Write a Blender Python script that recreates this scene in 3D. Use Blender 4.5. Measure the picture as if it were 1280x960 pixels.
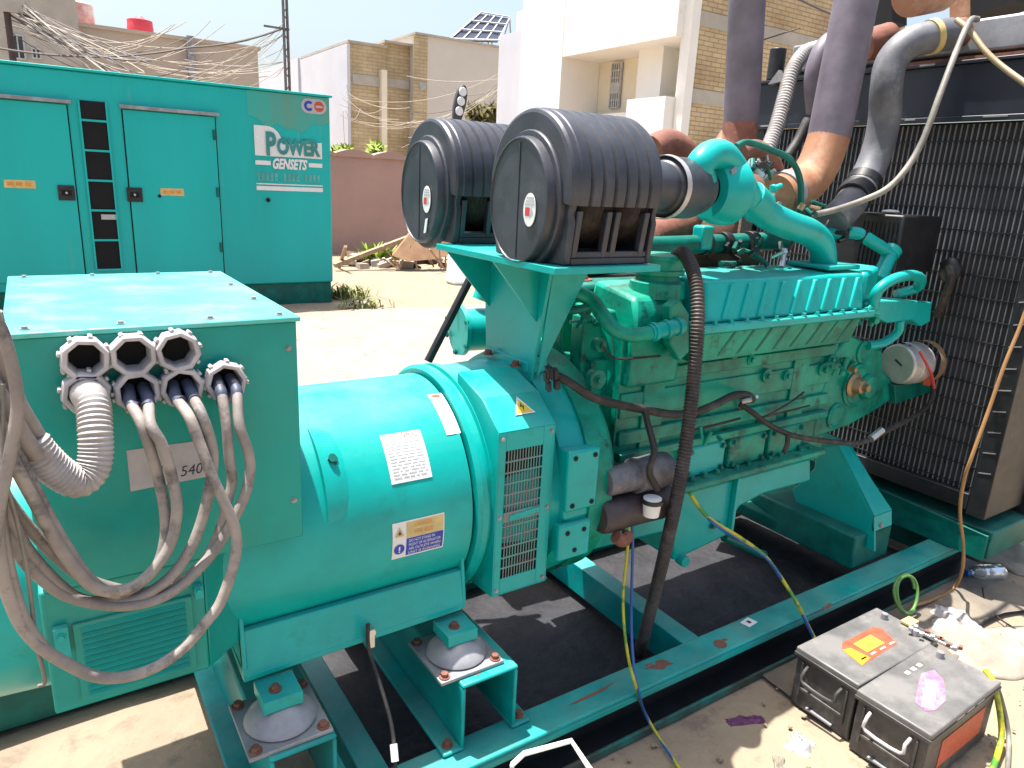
import bpy, math, random
from mathutils import Vector as V, Matrix, noise
R_ = math.radians
for o in list(bpy.data.objects): bpy.data.objects.remove(o)
scene = bpy.context.scene
COL = scene.collection
rnd = random.Random(7)

# ------------------------------------------------------------------ camera
CAM = V((0.0, 0.0, 1.815)); FPX = 900.0
_y, _p, _r = R_(33.77), R_(15.65), R_(2.79)
c_f = V((math.sin(_y)*math.cos(_p), math.cos(_y)*math.cos(_p), -math.sin(_p)))
_r0 = V((math.cos(_y), -math.sin(_y), 0)); _u0 = _r0.cross(c_f)
c_r = _r0*math.cos(_r) + _u0*math.sin(_r); c_u = _u0*math.cos(_r) - _r0*math.sin(_r)
cam_d = bpy.data.cameras.new('camera'); cam = bpy.data.objects.new('camera', cam_d); COL.objects.link(cam)
m4 = Matrix((( c_r.x, c_u.x, -c_f.x, CAM.x), (c_r.y, c_u.y, -c_f.y, CAM.y), (c_r.z, c_u.z, -c_f.z, CAM.z), (0,0,0,1)))
cam.matrix_world = m4
cam_d.sensor_width = 36; cam_d.lens = FPX/1280*36; cam_d.clip_start = .05; cam_d.clip_end = 900
scene.camera = cam
scene.render.resolution_x, scene.render.resolution_y = 1024, 768

# ------------------------------------------------------------------ sky, sun, exposure
SUN = V((-.12, .22, 1.0)).normalized()
w = bpy.data.worlds.new('World'); scene.world = w; w.use_nodes = True
nt = w.node_tree; sk = nt.nodes.new('ShaderNodeTexSky'); sk.sky_type = 'NISHITA'; sk.sun_disc = False
sk.sun_elevation = math.asin(SUN.z); sk.sun_rotation = math.atan2(SUN.x, SUN.y)
sk.air_density = 1.2; sk.dust_density = 5.0; sk.ozone_density = 1.0
nt.links.new(sk.outputs[0], nt.nodes['Background'].inputs[0]); nt.nodes['Background'].inputs[1].default_value = .115
sd = bpy.data.lights.new('sun', 'SUN'); sd.energy = 5.0; sd.angle = R_(.5); sd.color = (1, .95, .88)
so = bpy.data.objects.new('sun', sd); COL.objects.link(so); so.rotation_euler = SUN.to_track_quat('Z', 'Y').to_euler()
vs = scene.view_settings; vs.view_transform = 'Standard'; vs.look = 'None'; vs.gamma = 1; vs.exposure = 1.25

# ------------------------------------------------------------------ helpers
def at(px, py, ax, val):                      # the point where the sight line through a photo point meets a plane
    d = c_f + c_r*((px-640)/FPX) - c_u*((py-480)/FPX)
    i = 'xyz'.index(ax)
    return CAM + d*((val-CAM[i])/d[i])
def cylhit(px, py, cy, cz, r):                # ... meets the alternator barrel: (x, angle from -Y towards up)
    d = c_f + c_r*((px-640)/FPX) - c_u*((py-480)/FPX)
    oy, oz = CAM.y-cy, CAM.z-cz
    a = d.y*d.y+d.z*d.z; b = 2*(oy*d.y+oz*d.z); c = oy*oy+oz*oz-r*r
    t = (-b-math.sqrt(max(0, b*b-4*a*c)))/(2*a); p = CAM+d*t
    return p.x, math.atan2(p.z-cz, -(p.y-cy))
def basis(d):
    d = d.normalized(); a = V((0,0,1)) if abs(d.z) < .9 else V((1,0,0))
    s = d.cross(a).normalized(); return s, s.cross(d).normalized()
def smooth_path(P, n=8):
    P = [V(p) for p in P]
    if len(P) < 3: return P
    Q = [P[0]*2-P[1]]+P+[P[-1]*2-P[-2]]; out = []
    for i in range(1, len(Q)-2):
        a, b, c, d = Q[i-1], Q[i], Q[i+1], Q[i+2]
        for k in range(n):
            t = k/n
            out.append(.5*((2*b)+(c-a)*t+(2*a-5*b+4*c-d)*t*t+(3*b-a-3*c+d)*t*t*t))
    out.append(P[-1]); return out
_fonts = {}
class MB:
    def __init__(s): s.v = []; s.f = []; s.m = []
    def add(s, vs, fs, m=0):
        o = len(s.v); s.v += [V(p) for p in vs]; s.f += [[i+o for i in f] for f in fs]; s.m += [m]*len(fs); return s
    def box(s, x0, x1, y0, y1, z0, z1, m=0):
        vs = [(x,y,z) for z in (z0,z1) for y in (y0,y1) for x in (x0,x1)]
        return s.add(vs, [(0,2,3,1),(4,5,7,6),(0,1,5,4),(2,6,7,3),(0,4,6,2),(1,3,7,5)], m)
    def obox(s, c, ax, ay, az, m=0):          # centre and three half-axis vectors
        c, ax, ay, az = V(c), V(ax), V(ay), V(az)
        vs = [c+ax*i+ay*j+az*k for k in (-1,1) for j in (-1,1) for i in (-1,1)]
        fs = [(0,2,3,1),(4,5,7,6),(0,1,5,4),(2,6,7,3),(0,4,6,2),(1,3,7,5)]
        if ax.cross(ay).dot(az) < 0: fs = [f[::-1] for f in fs]
        return s.add(vs, fs, m)
    def bar(s, p, q, wd, h, m=0, up=(0,0,1)):
        p, q = V(p), V(q); d = q-p; side = d.cross(V(up)).normalized(); u = side.cross(d).normalized()
        return s.obox((p+q)/2, d/2, side*wd/2, u*h/2, m)
    def cyl(s, p, q, r0, r1=None, n=20, m=0, caps=True):
        r1 = r0 if r1 is None else r1
        return s.lathe(p, V(q)-V(p), [(0, r0), ((V(q)-V(p)).length, r1)], n, m, caps=caps)
    def lathe(s, p, d, prof, n=32, m=0, a0=0, a1=None, caps=False, ref=None):
        p, d = V(p), V(d).normalized()
        if ref is None: e1, e2 = basis(d)
        else: e1 = V(ref).normalized(); e2 = d.cross(e1)
        full = a1 is None; nn = n if full else n+1
        span = 2*math.pi if full else a1-a0
        vs = []
        for t, r in prof:
            for k in range(nn):
                a = a0+span*k/n; vs.append(p+d*t+(e1*math.cos(a)+e2*math.sin(a))*r)
        fs = []
        for j in range(len(prof)-1):
            for k in range(n):
                b = (k+1) % nn if full else k+1
                fs.append((j*nn+k, j*nn+b, (j+1)*nn+b, (j+1)*nn+k))
        if caps:
            fs.append(tuple(range(nn-1,-1,-1))); fs.append(tuple((len(prof)-1)*nn+k for k in range(nn)))
        return s.add(vs, fs, m)
    def tube(s, P, r, n=10, sm=8, m=0, rib=0, ribd=.12, closed_caps=True):
        Q = smooth_path(P, sm) if sm else [V(p) for p in P]
        if rib:
            L = [0]
            for i in range(1, len(Q)): L.append(L[-1]+(Q[i]-Q[i-1]).length)
            N = max(4, int(L[-1]/rib*4)); out = []; j = 0
            for k in range(N+1):
                t = L[-1]*k/N
                while j < len(Q)-2 and L[j+1] < t: j += 1
                out.append(Q[j].lerp(Q[j+1], (t-L[j])/max(1e-6, L[j+1]-L[j])))
            Q = out
        rr = r if callable(r) else (lambda t: r)
        T = [(Q[min(i+1, len(Q)-1)]-Q[max(i-1, 0)]).normalized() for i in range(len(Q))]
        e1, e2 = basis(T[0]); vs = []
        for i, q in enumerate(Q):
            e1 = (e1-T[i]*e1.dot(T[i])).normalized(); e2 = T[i].cross(e1)
            ra = rr(i/(len(Q)-1))*(1+(ribd*(1, 0, -1, 0)[i % 4] if rib else 0))
            for k in range(n):
                a = 2*math.pi*k/n; vs.append(q+(e1*math.cos(a)+e2*math.sin(a))*ra)
        fs = [(i*n+k, i*n+(k+1) % n, (i+1)*n+(k+1) % n, (i+1)*n+k) for i in range(len(Q)-1) for k in range(n)]
        if closed_caps: fs.append(tuple(range(n-1,-1,-1))); fs.append(tuple((len(Q)-1)*n+k for k in range(n)))
        return s.add(vs, fs, m)
    def prism(s, poly, ext, m=0):
        P = [V(p) for p in poly]; e = V(ext); n = len(P)
        nrm = V((0,0,0))
        for i in range(n): nrm += P[i].cross(P[(i+1) % n])
        if nrm.dot(e) > 0: P = P[::-1]
        vs = P+[p+e for p in P]
        fs = [tuple(range(n)), tuple(range(2*n-1, n-1, -1))]+[(i, i+n, (i+1) % n+n, (i+1) % n) for i in range(n)]
        return s.add(vs, fs, m)
    def sphere(s, c, r, m=0, nu=12, nv=8, sc=(1,1,1)):
        c = V(c); vs = [c+V((0,0,-r*sc[2]))]; fs = []
        for j in range(1, nv):
            b = -math.pi/2+math.pi*j/nv
            for k in range(nu):
                a = 2*math.pi*k/nu; vs.append(c+V((r*sc[0]*math.cos(b)*math.cos(a), r*sc[1]*math.cos(b)*math.sin(a), r*sc[2]*math.sin(b))))
        vs.append(c+V((0,0,r*sc[2]))); L = len(vs)-1
        for k in range(nu):
            fs.append((0, 1+(k+1) % nu, 1+k)); fs.append((L, L-nu+k, L-nu+(k+1) % nu))
        for j in range(nv-2):
            for k in range(nu): fs.append((1+j*nu+k, 1+j*nu+(k+1) % nu, 1+(j+1)*nu+(k+1) % nu, 1+(j+1)*nu+k))
        return s.add(vs, fs, m)
    def bolt(s, c, d, r=.012, h=.01, m=0):
        c = V(c); d = V(d).normalized()
        s.cyl(c, c+d*h*.25, r*1.5, n=12, m=m); return s.cyl(c+d*h*.25, c+d*h, r, n=6, m=m)
    def text(s, txt, o, xd, yd, size, m=0, width=None, shear=0, f=None):
        cu = bpy.data.curves.new('letters', 'FONT'); cu.body = txt; cu.size = size; cu.shear = shear; cu.resolution_u = 3
        if f: f(cu)
        ob = bpy.data.objects.new('letters', cu); COL.objects.link(ob)
        bpy.context.view_layer.update()
        me = bpy.data.meshes.new_from_object(ob.evaluated_get(bpy.context.evaluated_depsgraph_get()))
        xs = [v.co.x for v in me.vertices]
        k = 1 if (width is None or not xs) else width/max(1e-6, max(xs)-min(xs)); x0 = min(xs) if xs else 0
        o, xd, yd = V(o), V(xd).normalized(), V(yd).normalized()
        s.add([o+xd*((v.co.x-x0)*k)+yd*v.co.y for v in me.vertices], [tuple(p.vertices) for p in me.polygons], m)
        bpy.data.objects.remove(ob); bpy.data.curves.remove(cu); bpy.data.meshes.remove(me)
        return s
    def cylpatch(s, cy, cz, r, x0, x1, a0, a1, m=0, n=8, bend=None):
        vs = []; 
        for j in range(n+1):
            a = a0+(a1-a0)*j/n
            for x in (x0, x1): vs.append((x, cy-math.cos(a)*r, cz+math.sin(a)*r))
        return s.add(vs, [(2*j, 2*j+1, 2*j+3, 2*j+2) for j in range(n)], m)
    def build(s, name, mats, parent=None, bev=0, ang=35, seg=2):
        if not isinstance(mats, (list, tuple)): mats = [mats]
        off = V((0,0,0)); root = parent
        while root is not None: off = off+root.location; root = root.parent
        if parent is None and s.v:              # origin at the thing's base
            n = len(s.v); off = V((sum(p.x for p in s.v)/n, sum(p.y for p in s.v)/n, min(p.z for p in s.v)))
        me = bpy.data.meshes.new(name); me.from_pydata([tuple(p-off) for p in s.v], [], s.f)
        for mm in mats: me.materials.append(mm)
        me.polygons.foreach_set('material_index', s.m); me.polygons.foreach_set('use_smooth', [True]*len(s.f))
        me.update(); me.set_sharp_from_angle(angle=R_(ang))
        o = bpy.data.objects.new(name, me); COL.objects.link(o)
        if parent is not None: o.parent = parent
        else: o.location = off
        if bev:
            b = o.modifiers.new('bevel', 'BEVEL'); b.width = bev; b.segments = seg; b.limit_method = 'ANGLE'; b.angle_limit = R_(40); b.use_clamp_overlap = True
        return o
def each(name, mats, parent, makers, bev=0):      # every piece a mesh of its own
    for f in makers:
        b = MB(); f(b); b.build(name, mats, parent, bev)
def bolts(name, m, parent, spots, d, r=.012, h=.01):
    each(name, m, parent, [(lambda b, c=c: b.bolt(c, d, r, h)) for c in spots])
def tag(o, label=None, cat=None, group=None, kind=None):
    if label: o['label'] = label
    if cat: o['category'] = cat
    if group: o['group'] = group
    if kind: o['kind'] = kind
    return o
def thing(name, label, cat, loc=(0,0,0), group=None):
    o = bpy.data.objects.new(name, None); COL.objects.link(o); o.location = loc; o.empty_display_size = .1
    return tag(o, label, cat, group)

# ------------------------------------------------------------------ materials
def mat(name, c, rough=.5, metal=0, var=.25, scale=6, c2=None, th=(.4,.65), bump=0, bscale=60, spec=.5, coat=0, streak=False, c3=None, th3=(.55,.7), s3=2, dust_light=None):
    m = bpy.data.materials.new(name); m.use_nodes = True; t = m.node_tree; N = t.nodes; L = t.links
    b = N['Principled BSDF']; tc = N.new('ShaderNodeTexCoord'); src = tc.outputs['Object']
    b.inputs['Roughness'].default_value = rough; b.inputs['Metallic'].default_value = metal
    b.inputs['Specular IOR Level'].default_value = spec; b.inputs['Coat Weight'].default_value = coat; b.inputs['Coat Roughness'].default_value = .15
    if streak:
        mp = N.new('ShaderNodeMapping'); mp.inputs['Scale'].default_value = (1, 1, .12); L.new(src, mp.inputs[0]); src2 = mp.outputs[0]
    else: src2 = src
    n = N.new('ShaderNodeTexNoise'); n.inputs['Scale'].default_value = scale; n.inputs['Detail'].default_value = 8; n.inputs['Roughness'].default_value = .62
    L.new(src2, n.inputs['Vector'])
    r = N.new('ShaderNodeValToRGB'); e = r.color_ramp.elements
    c2 = c2 or tuple(x*(1-var) for x in c)
    e[0].position, e[0].color = th[0], (*c2, 1); e[1].position, e[1].color = th[1], (*c, 1)
    L.new(n.outputs['Fac'], r.inputs[0]); out = r.outputs[0]
    if c3:
        n3 = N.new('ShaderNodeTexNoise'); n3.inputs['Scale'].default_value = s3; n3.inputs['Detail'].default_value = 10; n3.inputs['Roughness'].default_value = .7
        L.new(src2, n3.inputs['Vector'])
        r3 = N.new('ShaderNodeValToRGB'); r3.color_ramp.elements[0].position = th3[0]; r3.color_ramp.elements[1].position = th3[1]
        L.new(n3.outputs['Fac'], r3.inputs[0]); mx = N.new('ShaderNodeMix'); mx.data_type = 'RGBA'
        L.new(r3.outputs[0], mx.inputs[0]); L.new(out, mx.inputs[6]); mx.inputs[7].default_value = (*c3, 1); out = mx.outputs[2]
    if dust_light:                                     # paler up-facing faces: dusty coat and painted light from above
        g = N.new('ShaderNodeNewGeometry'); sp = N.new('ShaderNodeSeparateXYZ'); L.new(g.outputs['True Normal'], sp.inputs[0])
        m1 = N.new('ShaderNodeMapRange'); m1.inputs[1].default_value = .55; m1.inputs[2].default_value = 1.0; m1.inputs[4].default_value = dust_light[1]; L.new(sp.outputs['Z'], m1.inputs[0])
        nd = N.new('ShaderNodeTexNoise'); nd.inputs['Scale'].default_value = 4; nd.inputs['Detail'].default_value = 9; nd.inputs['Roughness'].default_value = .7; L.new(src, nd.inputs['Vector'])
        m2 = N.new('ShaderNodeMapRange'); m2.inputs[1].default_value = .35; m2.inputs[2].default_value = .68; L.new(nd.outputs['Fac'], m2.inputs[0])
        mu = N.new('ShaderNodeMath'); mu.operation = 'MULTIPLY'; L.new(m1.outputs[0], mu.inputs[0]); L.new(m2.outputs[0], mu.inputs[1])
        mz = N.new('ShaderNodeMix'); mz.data_type = 'RGBA'; L.new(mu.outputs[0], mz.inputs[0]); L.new(out, mz.inputs[6]); mz.inputs[7].default_value = (*dust_light[0], 1); out = mz.outputs[2]
    L.new(out, b.inputs['Base Color'])
    mr = N.new('ShaderNodeMapRange'); mr.inputs[3].default_value = max(.05, rough-.1); mr.inputs[4].default_value = min(1, rough+.15)
    L.new(n.outputs['Fac'], mr.inputs[0]); L.new(mr.outputs[0], b.inputs['Roughness'])
    if bump:
        nb = N.new('ShaderNodeTexNoise'); nb.inputs['Scale'].default_value = bscale; nb.inputs['Detail'].default_value = 6; L.new(src, nb.inputs['Vector'])
        bp = N.new('ShaderNodeBump'); bp.inputs['Strength'].default_value = bump; bp.inputs['Distance'].default_value = .02
        L.new(nb.outputs['Fac'], bp.inputs['Height']); L.new(bp.outputs[0], b.inputs['Normal'])
    return m
def brick_mat(name, c1, c2, mortar, sx=.25, sz=.08, axis='x'):
    m = bpy.data.materials.new(name); m.use_nodes = True; t = m.node_tree; N = t.nodes; L = t.links; b = N['Principled BSDF']
    tc = N.new('ShaderNodeTexCoord'); sp = N.new('ShaderNodeSeparateXYZ'); L.new(tc.outputs['Object'], sp.inputs[0])
    cb = N.new('ShaderNodeCombineXYZ'); L.new(sp.outputs[axis.upper()], cb.inputs[0]); L.new(sp.outputs['Z'], cb.inputs[1])
    br = N.new('ShaderNodeTexBrick'); br.inputs['Scale'].default_value = 1; br.inputs['Brick Width'].default_value = sx; br.inputs['Row Height'].default_value = sz
    br.inputs['Mortar Size'].default_value = .012; br.inputs['Color1'].default_value = (*c1,1); br.inputs['Color2'].default_value = (*c2,1); br.inputs['Mortar'].default_value = (*mortar,1)
    L.new(cb.outputs[0], br.inputs['Vector'])
    n = N.new('ShaderNodeTexNoise'); n.inputs['Scale'].default_value = .9; n.inputs['Detail'].default_value = 8; L.new(tc.outputs['Object'], n.inputs['Vector'])
    mx = N.new('ShaderNodeMix'); mx.data_type = 'RGBA'; mx.blend_type = 'MULTIPLY'; mx.inputs[0].default_value = .7
    rr = N.new('ShaderNodeValToRGB'); rr.color_ramp.elements[0].position = .3; rr.color_ramp.elements[0].color = (.55,.5,.45,1); rr.color_ramp.elements[1].position = .62
    L.new(n.outputs['Fac'], rr.inputs[0]); L.new(br.outputs['Color'], mx.inputs[6]); L.new(rr.outputs[0], mx.inputs[7]); L.new(mx.outputs[2], b.inputs['Base Color'])
    b.inputs['Roughness'].default_value = .9
    bp = N.new('ShaderNodeBump'); bp.inputs['Strength'].default_value = .5; bp.inputs['Distance'].default_value = .02; L.new(br.outputs['Fac'], bp.inputs['Height']); bp.invert = True; L.new(bp.outputs[0], b.inputs['Normal'])
    return m
M = {}
TEAL = (0, .37, .345); DUST_LIGHT = (.24, .36, .31)
M['teal'] = mat('teal paint', TEAL, .34, c2=(0,.31,.285), scale=5, coat=.12, spec=.3, c3=(.006,.22,.17), th3=(.56,.8), s3=9, dust_light=(DUST_LIGHT, .35), bump=.03, bscale=4)
M['teal_lid'] = mat('dusty sheen teal lid', (.10,.50,.44), .4, c2=(.05,.40,.35), scale=3, coat=.2, c3=(.20,.50,.44), th3=(.5,.75), s3=6)  # sky sheen painted into the pale colour, over a thin dusting
M['teal_box'] = mat('teal sheet paint', (0,.30,.25), .4, c2=(0,.235,.195), scale=3, th=(.38,.6), coat=.08, spec=.3, c3=(.03,.27,.215), th3=(.5,.72), s3=2.2, dust_light=(DUST_LIGHT, .4), bump=.05, bscale=3)
M['teal_eng'] = mat('teal engine paint', (0,.29,.195), .34, c2=(0,.13,.092), scale=5, th=(.38,.58), bump=.12, bscale=26, spec=.32, c3=(.006,.03,.025), th3=(.56,.68), s3=9, dust_light=(DUST_LIGHT, .25))
M['teal_dark'] = mat('dark teal paint', (0,.15,.12), .4, var=.4, scale=9, spec=.3, dust_light=(DUST_LIGHT, .2))
M['teal_frame'] = mat('scuffed teal paint', (0,.33,.315), .4, c2=(0,.22,.21), scale=5, coat=.08, spec=.3, c3=(.10,.06,.04), th3=(.66,.70), s3=8, dust_light=((.28,.33,.27), .35))
M['teal_can'] = mat('enclosure paint', (.006,.42,.395), .42, c2=(.006,.36,.335), scale=1.0, th=(.35,.62), spec=.35, streak=True, c3=(.10,.38,.32), th3=(.60,.78), s3=6, bump=.12, bscale=1.6)
M['black'] = mat('black paint', (.012,.013,.016), .45, var=.4, scale=12, c3=(.05,.05,.055), th3=(.55,.8), s3=9)
M['void'] = mat('dark inside', (.004,.004,.005), .9, var=.2)
M['plastic'] = mat('black moulded plastic', (.045,.050,.064), .40, c2=(.028,.031,.040), scale=8, bump=.03, bscale=80, c3=(.09,.09,.10), th3=(.58,.85), s3=7)
M['rubber'] = mat('black rubber', (.02,.018,.018), .6, var=.4, c3=(.09,.075,.065), th3=(.5,.75), s3=14)
M['hose_rib'] = mat('dusty black hose', (.035,.027,.025), .55, var=.4, c3=(.10,.08,.07), th3=(.45,.75), s3=14)
M['cable'] = mat('dusty grey cable', (.33,.29,.255), .62, c2=(.17,.15,.14), scale=5, th=(.36,.6), bump=.08, bscale=60, c3=(.09,.08,.08), th3=(.52,.62), s3=6)
M['sleeve'] = mat('blue heat shrink', (.055,.07,.12), .5)
M['gland'] = mat('pale grey plastic', (.48,.46,.46), .5, c2=(.33,.31,.31), scale=12, c3=(.3,.24,.2), th3=(.6,.8), s3=20)
M['conduit'] = mat('grey corrugated conduit', (.40,.38,.37), .5, c2=(.27,.25,.24), scale=10, c3=(.24,.16,.11), th3=(.56,.72), s3=12)
M['gal'] = mat('galvanised steel', (.36,.36,.38), .5, metal=.35, var=.35, scale=9, c3=(.20,.14,.10), th3=(.62,.78), s3=11)
M['steel'] = mat('bright steel', (.6,.6,.6), .3, metal=.9, var=.2)
M['alum'] = mat('cast aluminium', (.55,.54,.53), .42, metal=.5, var=.25, scale=12, c3=(.25,.2,.15), th3=(.58,.75), s3=14)
M['rust'] = mat('rusty cast iron', (.22,.085,.055), .75, c2=(.13,.05,.035), scale=9, bump=.1, c3=(.30,.17,.11), th3=(.55,.75), s3=11)
M['rust_pale'] = mat('rusty orange steel', (.38,.185,.095), .6, c2=(.25,.11,.06), scale=6, c3=(.42,.26,.16), th3=(.5,.7), s3=10)
M['pipe'] = mat('weathered exhaust paint', (.165,.145,.18), .48, c2=(.105,.09,.115), scale=6, c3=(.20,.12,.12), th3=(.56,.78), s3=5)
M['pipe_grey'] = mat('grey dusty pipe', (.16,.165,.185), .5, c2=(.09,.095,.11), scale=8, c3=(.24,.22,.20), th3=(.55,.75), s3=11)
M['label'] = mat('white label', (.72,.72,.70), .5, var=.08, scale=30)
M['label_grey'] = mat('dusty grey label', (.45,.43,.43), .6, var=.15, scale=25)
M['ink'] = mat('dark ink', (.03,.03,.04), .6)
M['ink_grey'] = mat('pale grey ink', (.42,.43,.45), .6)
M['red'] = mat('red ink', (.55,.05,.05), .5)
M['redorange'] = mat('faded red print', (.58,.09,.045), .5, var=.3, scale=30)
M['yellow'] = mat('yellow print', (.75,.55,.05), .5)
M['tan_label'] = mat('tan label', (.62,.47,.20), .5, var=.2, scale=20)
M['blue'] = mat('blue print', (.02,.05,.42), .5)
M['orange'] = mat('orange print', (.72,.30,.03), .5)
M['pink'] = mat('pink wrapper print', (.42,.10,.25), .4, c2=(.40,.24,.32), scale=25)
M['wire_gy'] = mat('green yellow wire', (.42,.40,.02), .45, c2=(.06,.22,.03), scale=14, th=(.42,.5))
M['wire_b'] = mat('blue wire', (.02,.10,.36), .4)
M['wire_g'] = mat('green wire', (.10,.26,.06), .45, var=.3)
M['wire_tan'] = mat('brown wire', (.36,.19,.07), .5)
M['wire_pale'] = mat('pale grey hose', (.24,.225,.19), .55, c2=(.13,.125,.11), scale=9)
M['wire_khaki'] = mat('khaki hose', (.34,.27,.15), .5)
M['battery'] = mat('dusty battery plastic', (.028,.028,.032), .42, c2=(.05,.048,.048), scale=8, c3=(.13,.12,.11), th3=(.5,.75), s3=9)
M['battop'] = mat('dusty battery lid', (.17,.165,.16), .4, c2=(.10,.10,.10), scale=7, th=(.35,.55), bump=.05, c3=(.24,.23,.21), th3=(.55,.75), s3=9)
M['white'] = mat('white plaster', (.86,.83,.77), .8, var=.05, scale=1, c3=(.6,.56,.48), th3=(.62,.85), s3=.9)
M['cream'] = mat('cream plaster', (.80,.72,.56), .85, var=.08, scale=.7)
M['palegrey'] = mat('pale blue grey plaster', (.64,.65,.70), .85, var=.08, scale=.7)
M['pinkwall'] = mat('dull pink wall plaster', (.46,.28,.235), .9, var=.14, scale=.7, bump=.1, bscale=20, c3=(.35,.21,.175), th3=(.6,.8), s3=1.5)
M['concrete'] = mat('weathered concrete', (.47,.43,.37), .9, var=.2, scale=1.5, bump=.2, bscale=12)
M['beige'] = mat('beige render', (.50,.42,.34), .9, c2=(.43,.36,.29), scale=.5)
M['brick'] = brick_mat('yellow brick', (.54,.40,.22), (.60,.47,.28), (.32,.25,.17), .34, .11)
M['brick_far'] = brick_mat('buff brick', (.50,.39,.22), (.57,.46,.28), (.34,.28,.2), .5, .16)
M['glass'] = mat('window glass', (.05,.06,.07), .1, var=.2)
M['winframe'] = mat('grey window bars', (.5,.5,.5), .5)
M['solar'] = mat('solar cells', (.025,.032,.06), .2, var=.2)
M['wood'] = mat('dry timber', (.42,.29,.18), .85, c2=(.28,.19,.12), scale=14, streak=False)
M['ply'] = mat('brown board', (.33,.19,.105), .85, var=.3, scale=4)
M['sackcloth'] = mat('dirty pale sheeting', (.34,.31,.24), .8, c2=(.22,.20,.16), scale=9)
M['leaf'] = mat('weed leaves', (.24,.27,.08), .7, var=.4, scale=8)
M['leaf_b'] = mat('bright weed leaves', (.24,.34,.03), .7, var=.3, scale=8)
M['tank'] = mat('red tank plastic', (.62,.05,.07), .5, var=.1)
M['pole'] = mat('grey pole steel', (.17,.16,.16), .6)
M['lampgrey'] = mat('dark lamp casing', (.05,.055,.06), .5)
M['brass'] = mat('dirty brass', (.36,.25,.14), .4, metal=.7)
M['clear'] = mat('clear plastic', (.62,.66,.68), .12, var=.1)
M['clear'].node_tree.nodes['Principled BSDF'].inputs['Transmission Weight'].default_value = .75

# ------------------------------------------------------------------ ground
def ground_mat(name, c, c2, c3, s1=1.2, s3=7):
    m = mat(name, c, .92, c2=c2, scale=s1, th=(.36,.62), bump=.55, bscale=18, c3=c3, th3=(.54,.72), s3=s3, spec=.15)
    return m
M['sand'] = ground_mat('dry dusty soil', (.30,.24,.17), (.235,.19,.14), (.16,.13,.10), 1.3, 9)
M['yard'] = ground_mat('pale dusty yard', (.29,.245,.215), (.24,.205,.175), (.17,.14,.12), 1.6, 6)
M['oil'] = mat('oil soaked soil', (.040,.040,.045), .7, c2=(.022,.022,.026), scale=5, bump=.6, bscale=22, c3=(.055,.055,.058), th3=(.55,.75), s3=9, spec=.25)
def sheet(name, x0, x1, y0, y1, z, nx, ny, m, amp=.012, sc=3.0, rag=0, kind='structure'):
    b = MB(); vs = []
    for j in range(ny+1):
        for i in range(nx+1):
            x = x0+(x1-x0)*i/nx; y = y0+(y1-y0)*j/ny
            if rag and (i in (0,nx) or j in (0,ny)):
                x += rag*noise.noise(V((x*2.1,y*2.1,3))); y += rag*noise.noise(V((x*2.1,y*2.1,9)))
            edge = min(1, min(i, nx-i, j, ny-j)/3)
            vs.append((x, y, z+amp*edge*(noise.noise(V((x*sc,y*sc,0)))+.5*noise.noise(V((x*sc*3,y*sc*3,5))))))
    b.add(vs, [(j*(nx+1)+i, j*(nx+1)+i+1, (j+1)*(nx+1)+i+1, (j+1)*(nx+1)+i) for j in range(ny) for i in range(nx)])
    return tag(b.build(name, m, ang=180), kind=kind)
# one ground sheet, fine near the machine and coarse out to the horizon
def grid_ground():
    xs = [-300,-120,-60,-30,-15,-8,-4]+[-2+.11*i for i in range(0,90)]+[8.5+i*.6 for i in range(24)]+[24,32,45,70,130,300]
    ys = [-60,-25,-10,-4,-1.5]+[-.6+.1*i for i in range(0,48)]+[4.4+i*.45 for i in range(34)]+[20.5,24,30,40,60,120,300]
    b = MB(); nx, ny = len(xs), len(ys)
    vs = [(x, y, (-.02 if .4 < x < 4 and 1.5 < y < 2.6 else 0)+(.016*(noise.noise(V((x*2.3,y*2.3,0)))+.5*noise.noise(V((x*7,y*7,5)))) if -3 < x < 9 and y < 22 else 0)) for y in ys for x in xs]
    b.add(vs, [(j*nx+i, j*nx+i+1, (j+1)*nx+i+1, (j+1)*nx+i) for j in range(ny-1) for i in range(nx-1)])
    return tag(b.build('ground', M['sand'], ang=180), kind='structure')
grid_ground()
sheet('paved_yard', .9, 9.5, 3.9, 9.2, .03, 60, 40, M['yard'], .006, 2, rag=.35)
sheet('dark_soil', .62, 3.7, 1.5, 2.62, .018, 40, 20, M['oil'], .008, 4, rag=.05)
sheet('dark_soil', 2.2, 3.9, 1.12, 1.5, .022, 24, 10, mat('darker soil', (.20,.17,.13), .8, c2=(.13,.11,.09), scale=4, bump=.5, bscale=20), .006, 4, rag=.12)  # darker soil strip along the near rail
# pebbles and crumbs of soil
pb = MB()
for i in range(700):
    x = rnd.uniform(-.4, 4.6); y = rnd.uniform(.3, 1.42) if rnd.random() < .6 else rnd.uniform(2.7, 9)
    r = rnd.uniform(.003, .011)*(1 if y < 2 else 2)
    pb.sphere((x, y, .012+r*.4), r, nu=6, nv=4, sc=(1, rnd.uniform(.6,1.3), rnd.uniform(.5,.8)))
tag(pb.build('gravel', M['sand']), kind='stuff')

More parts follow.
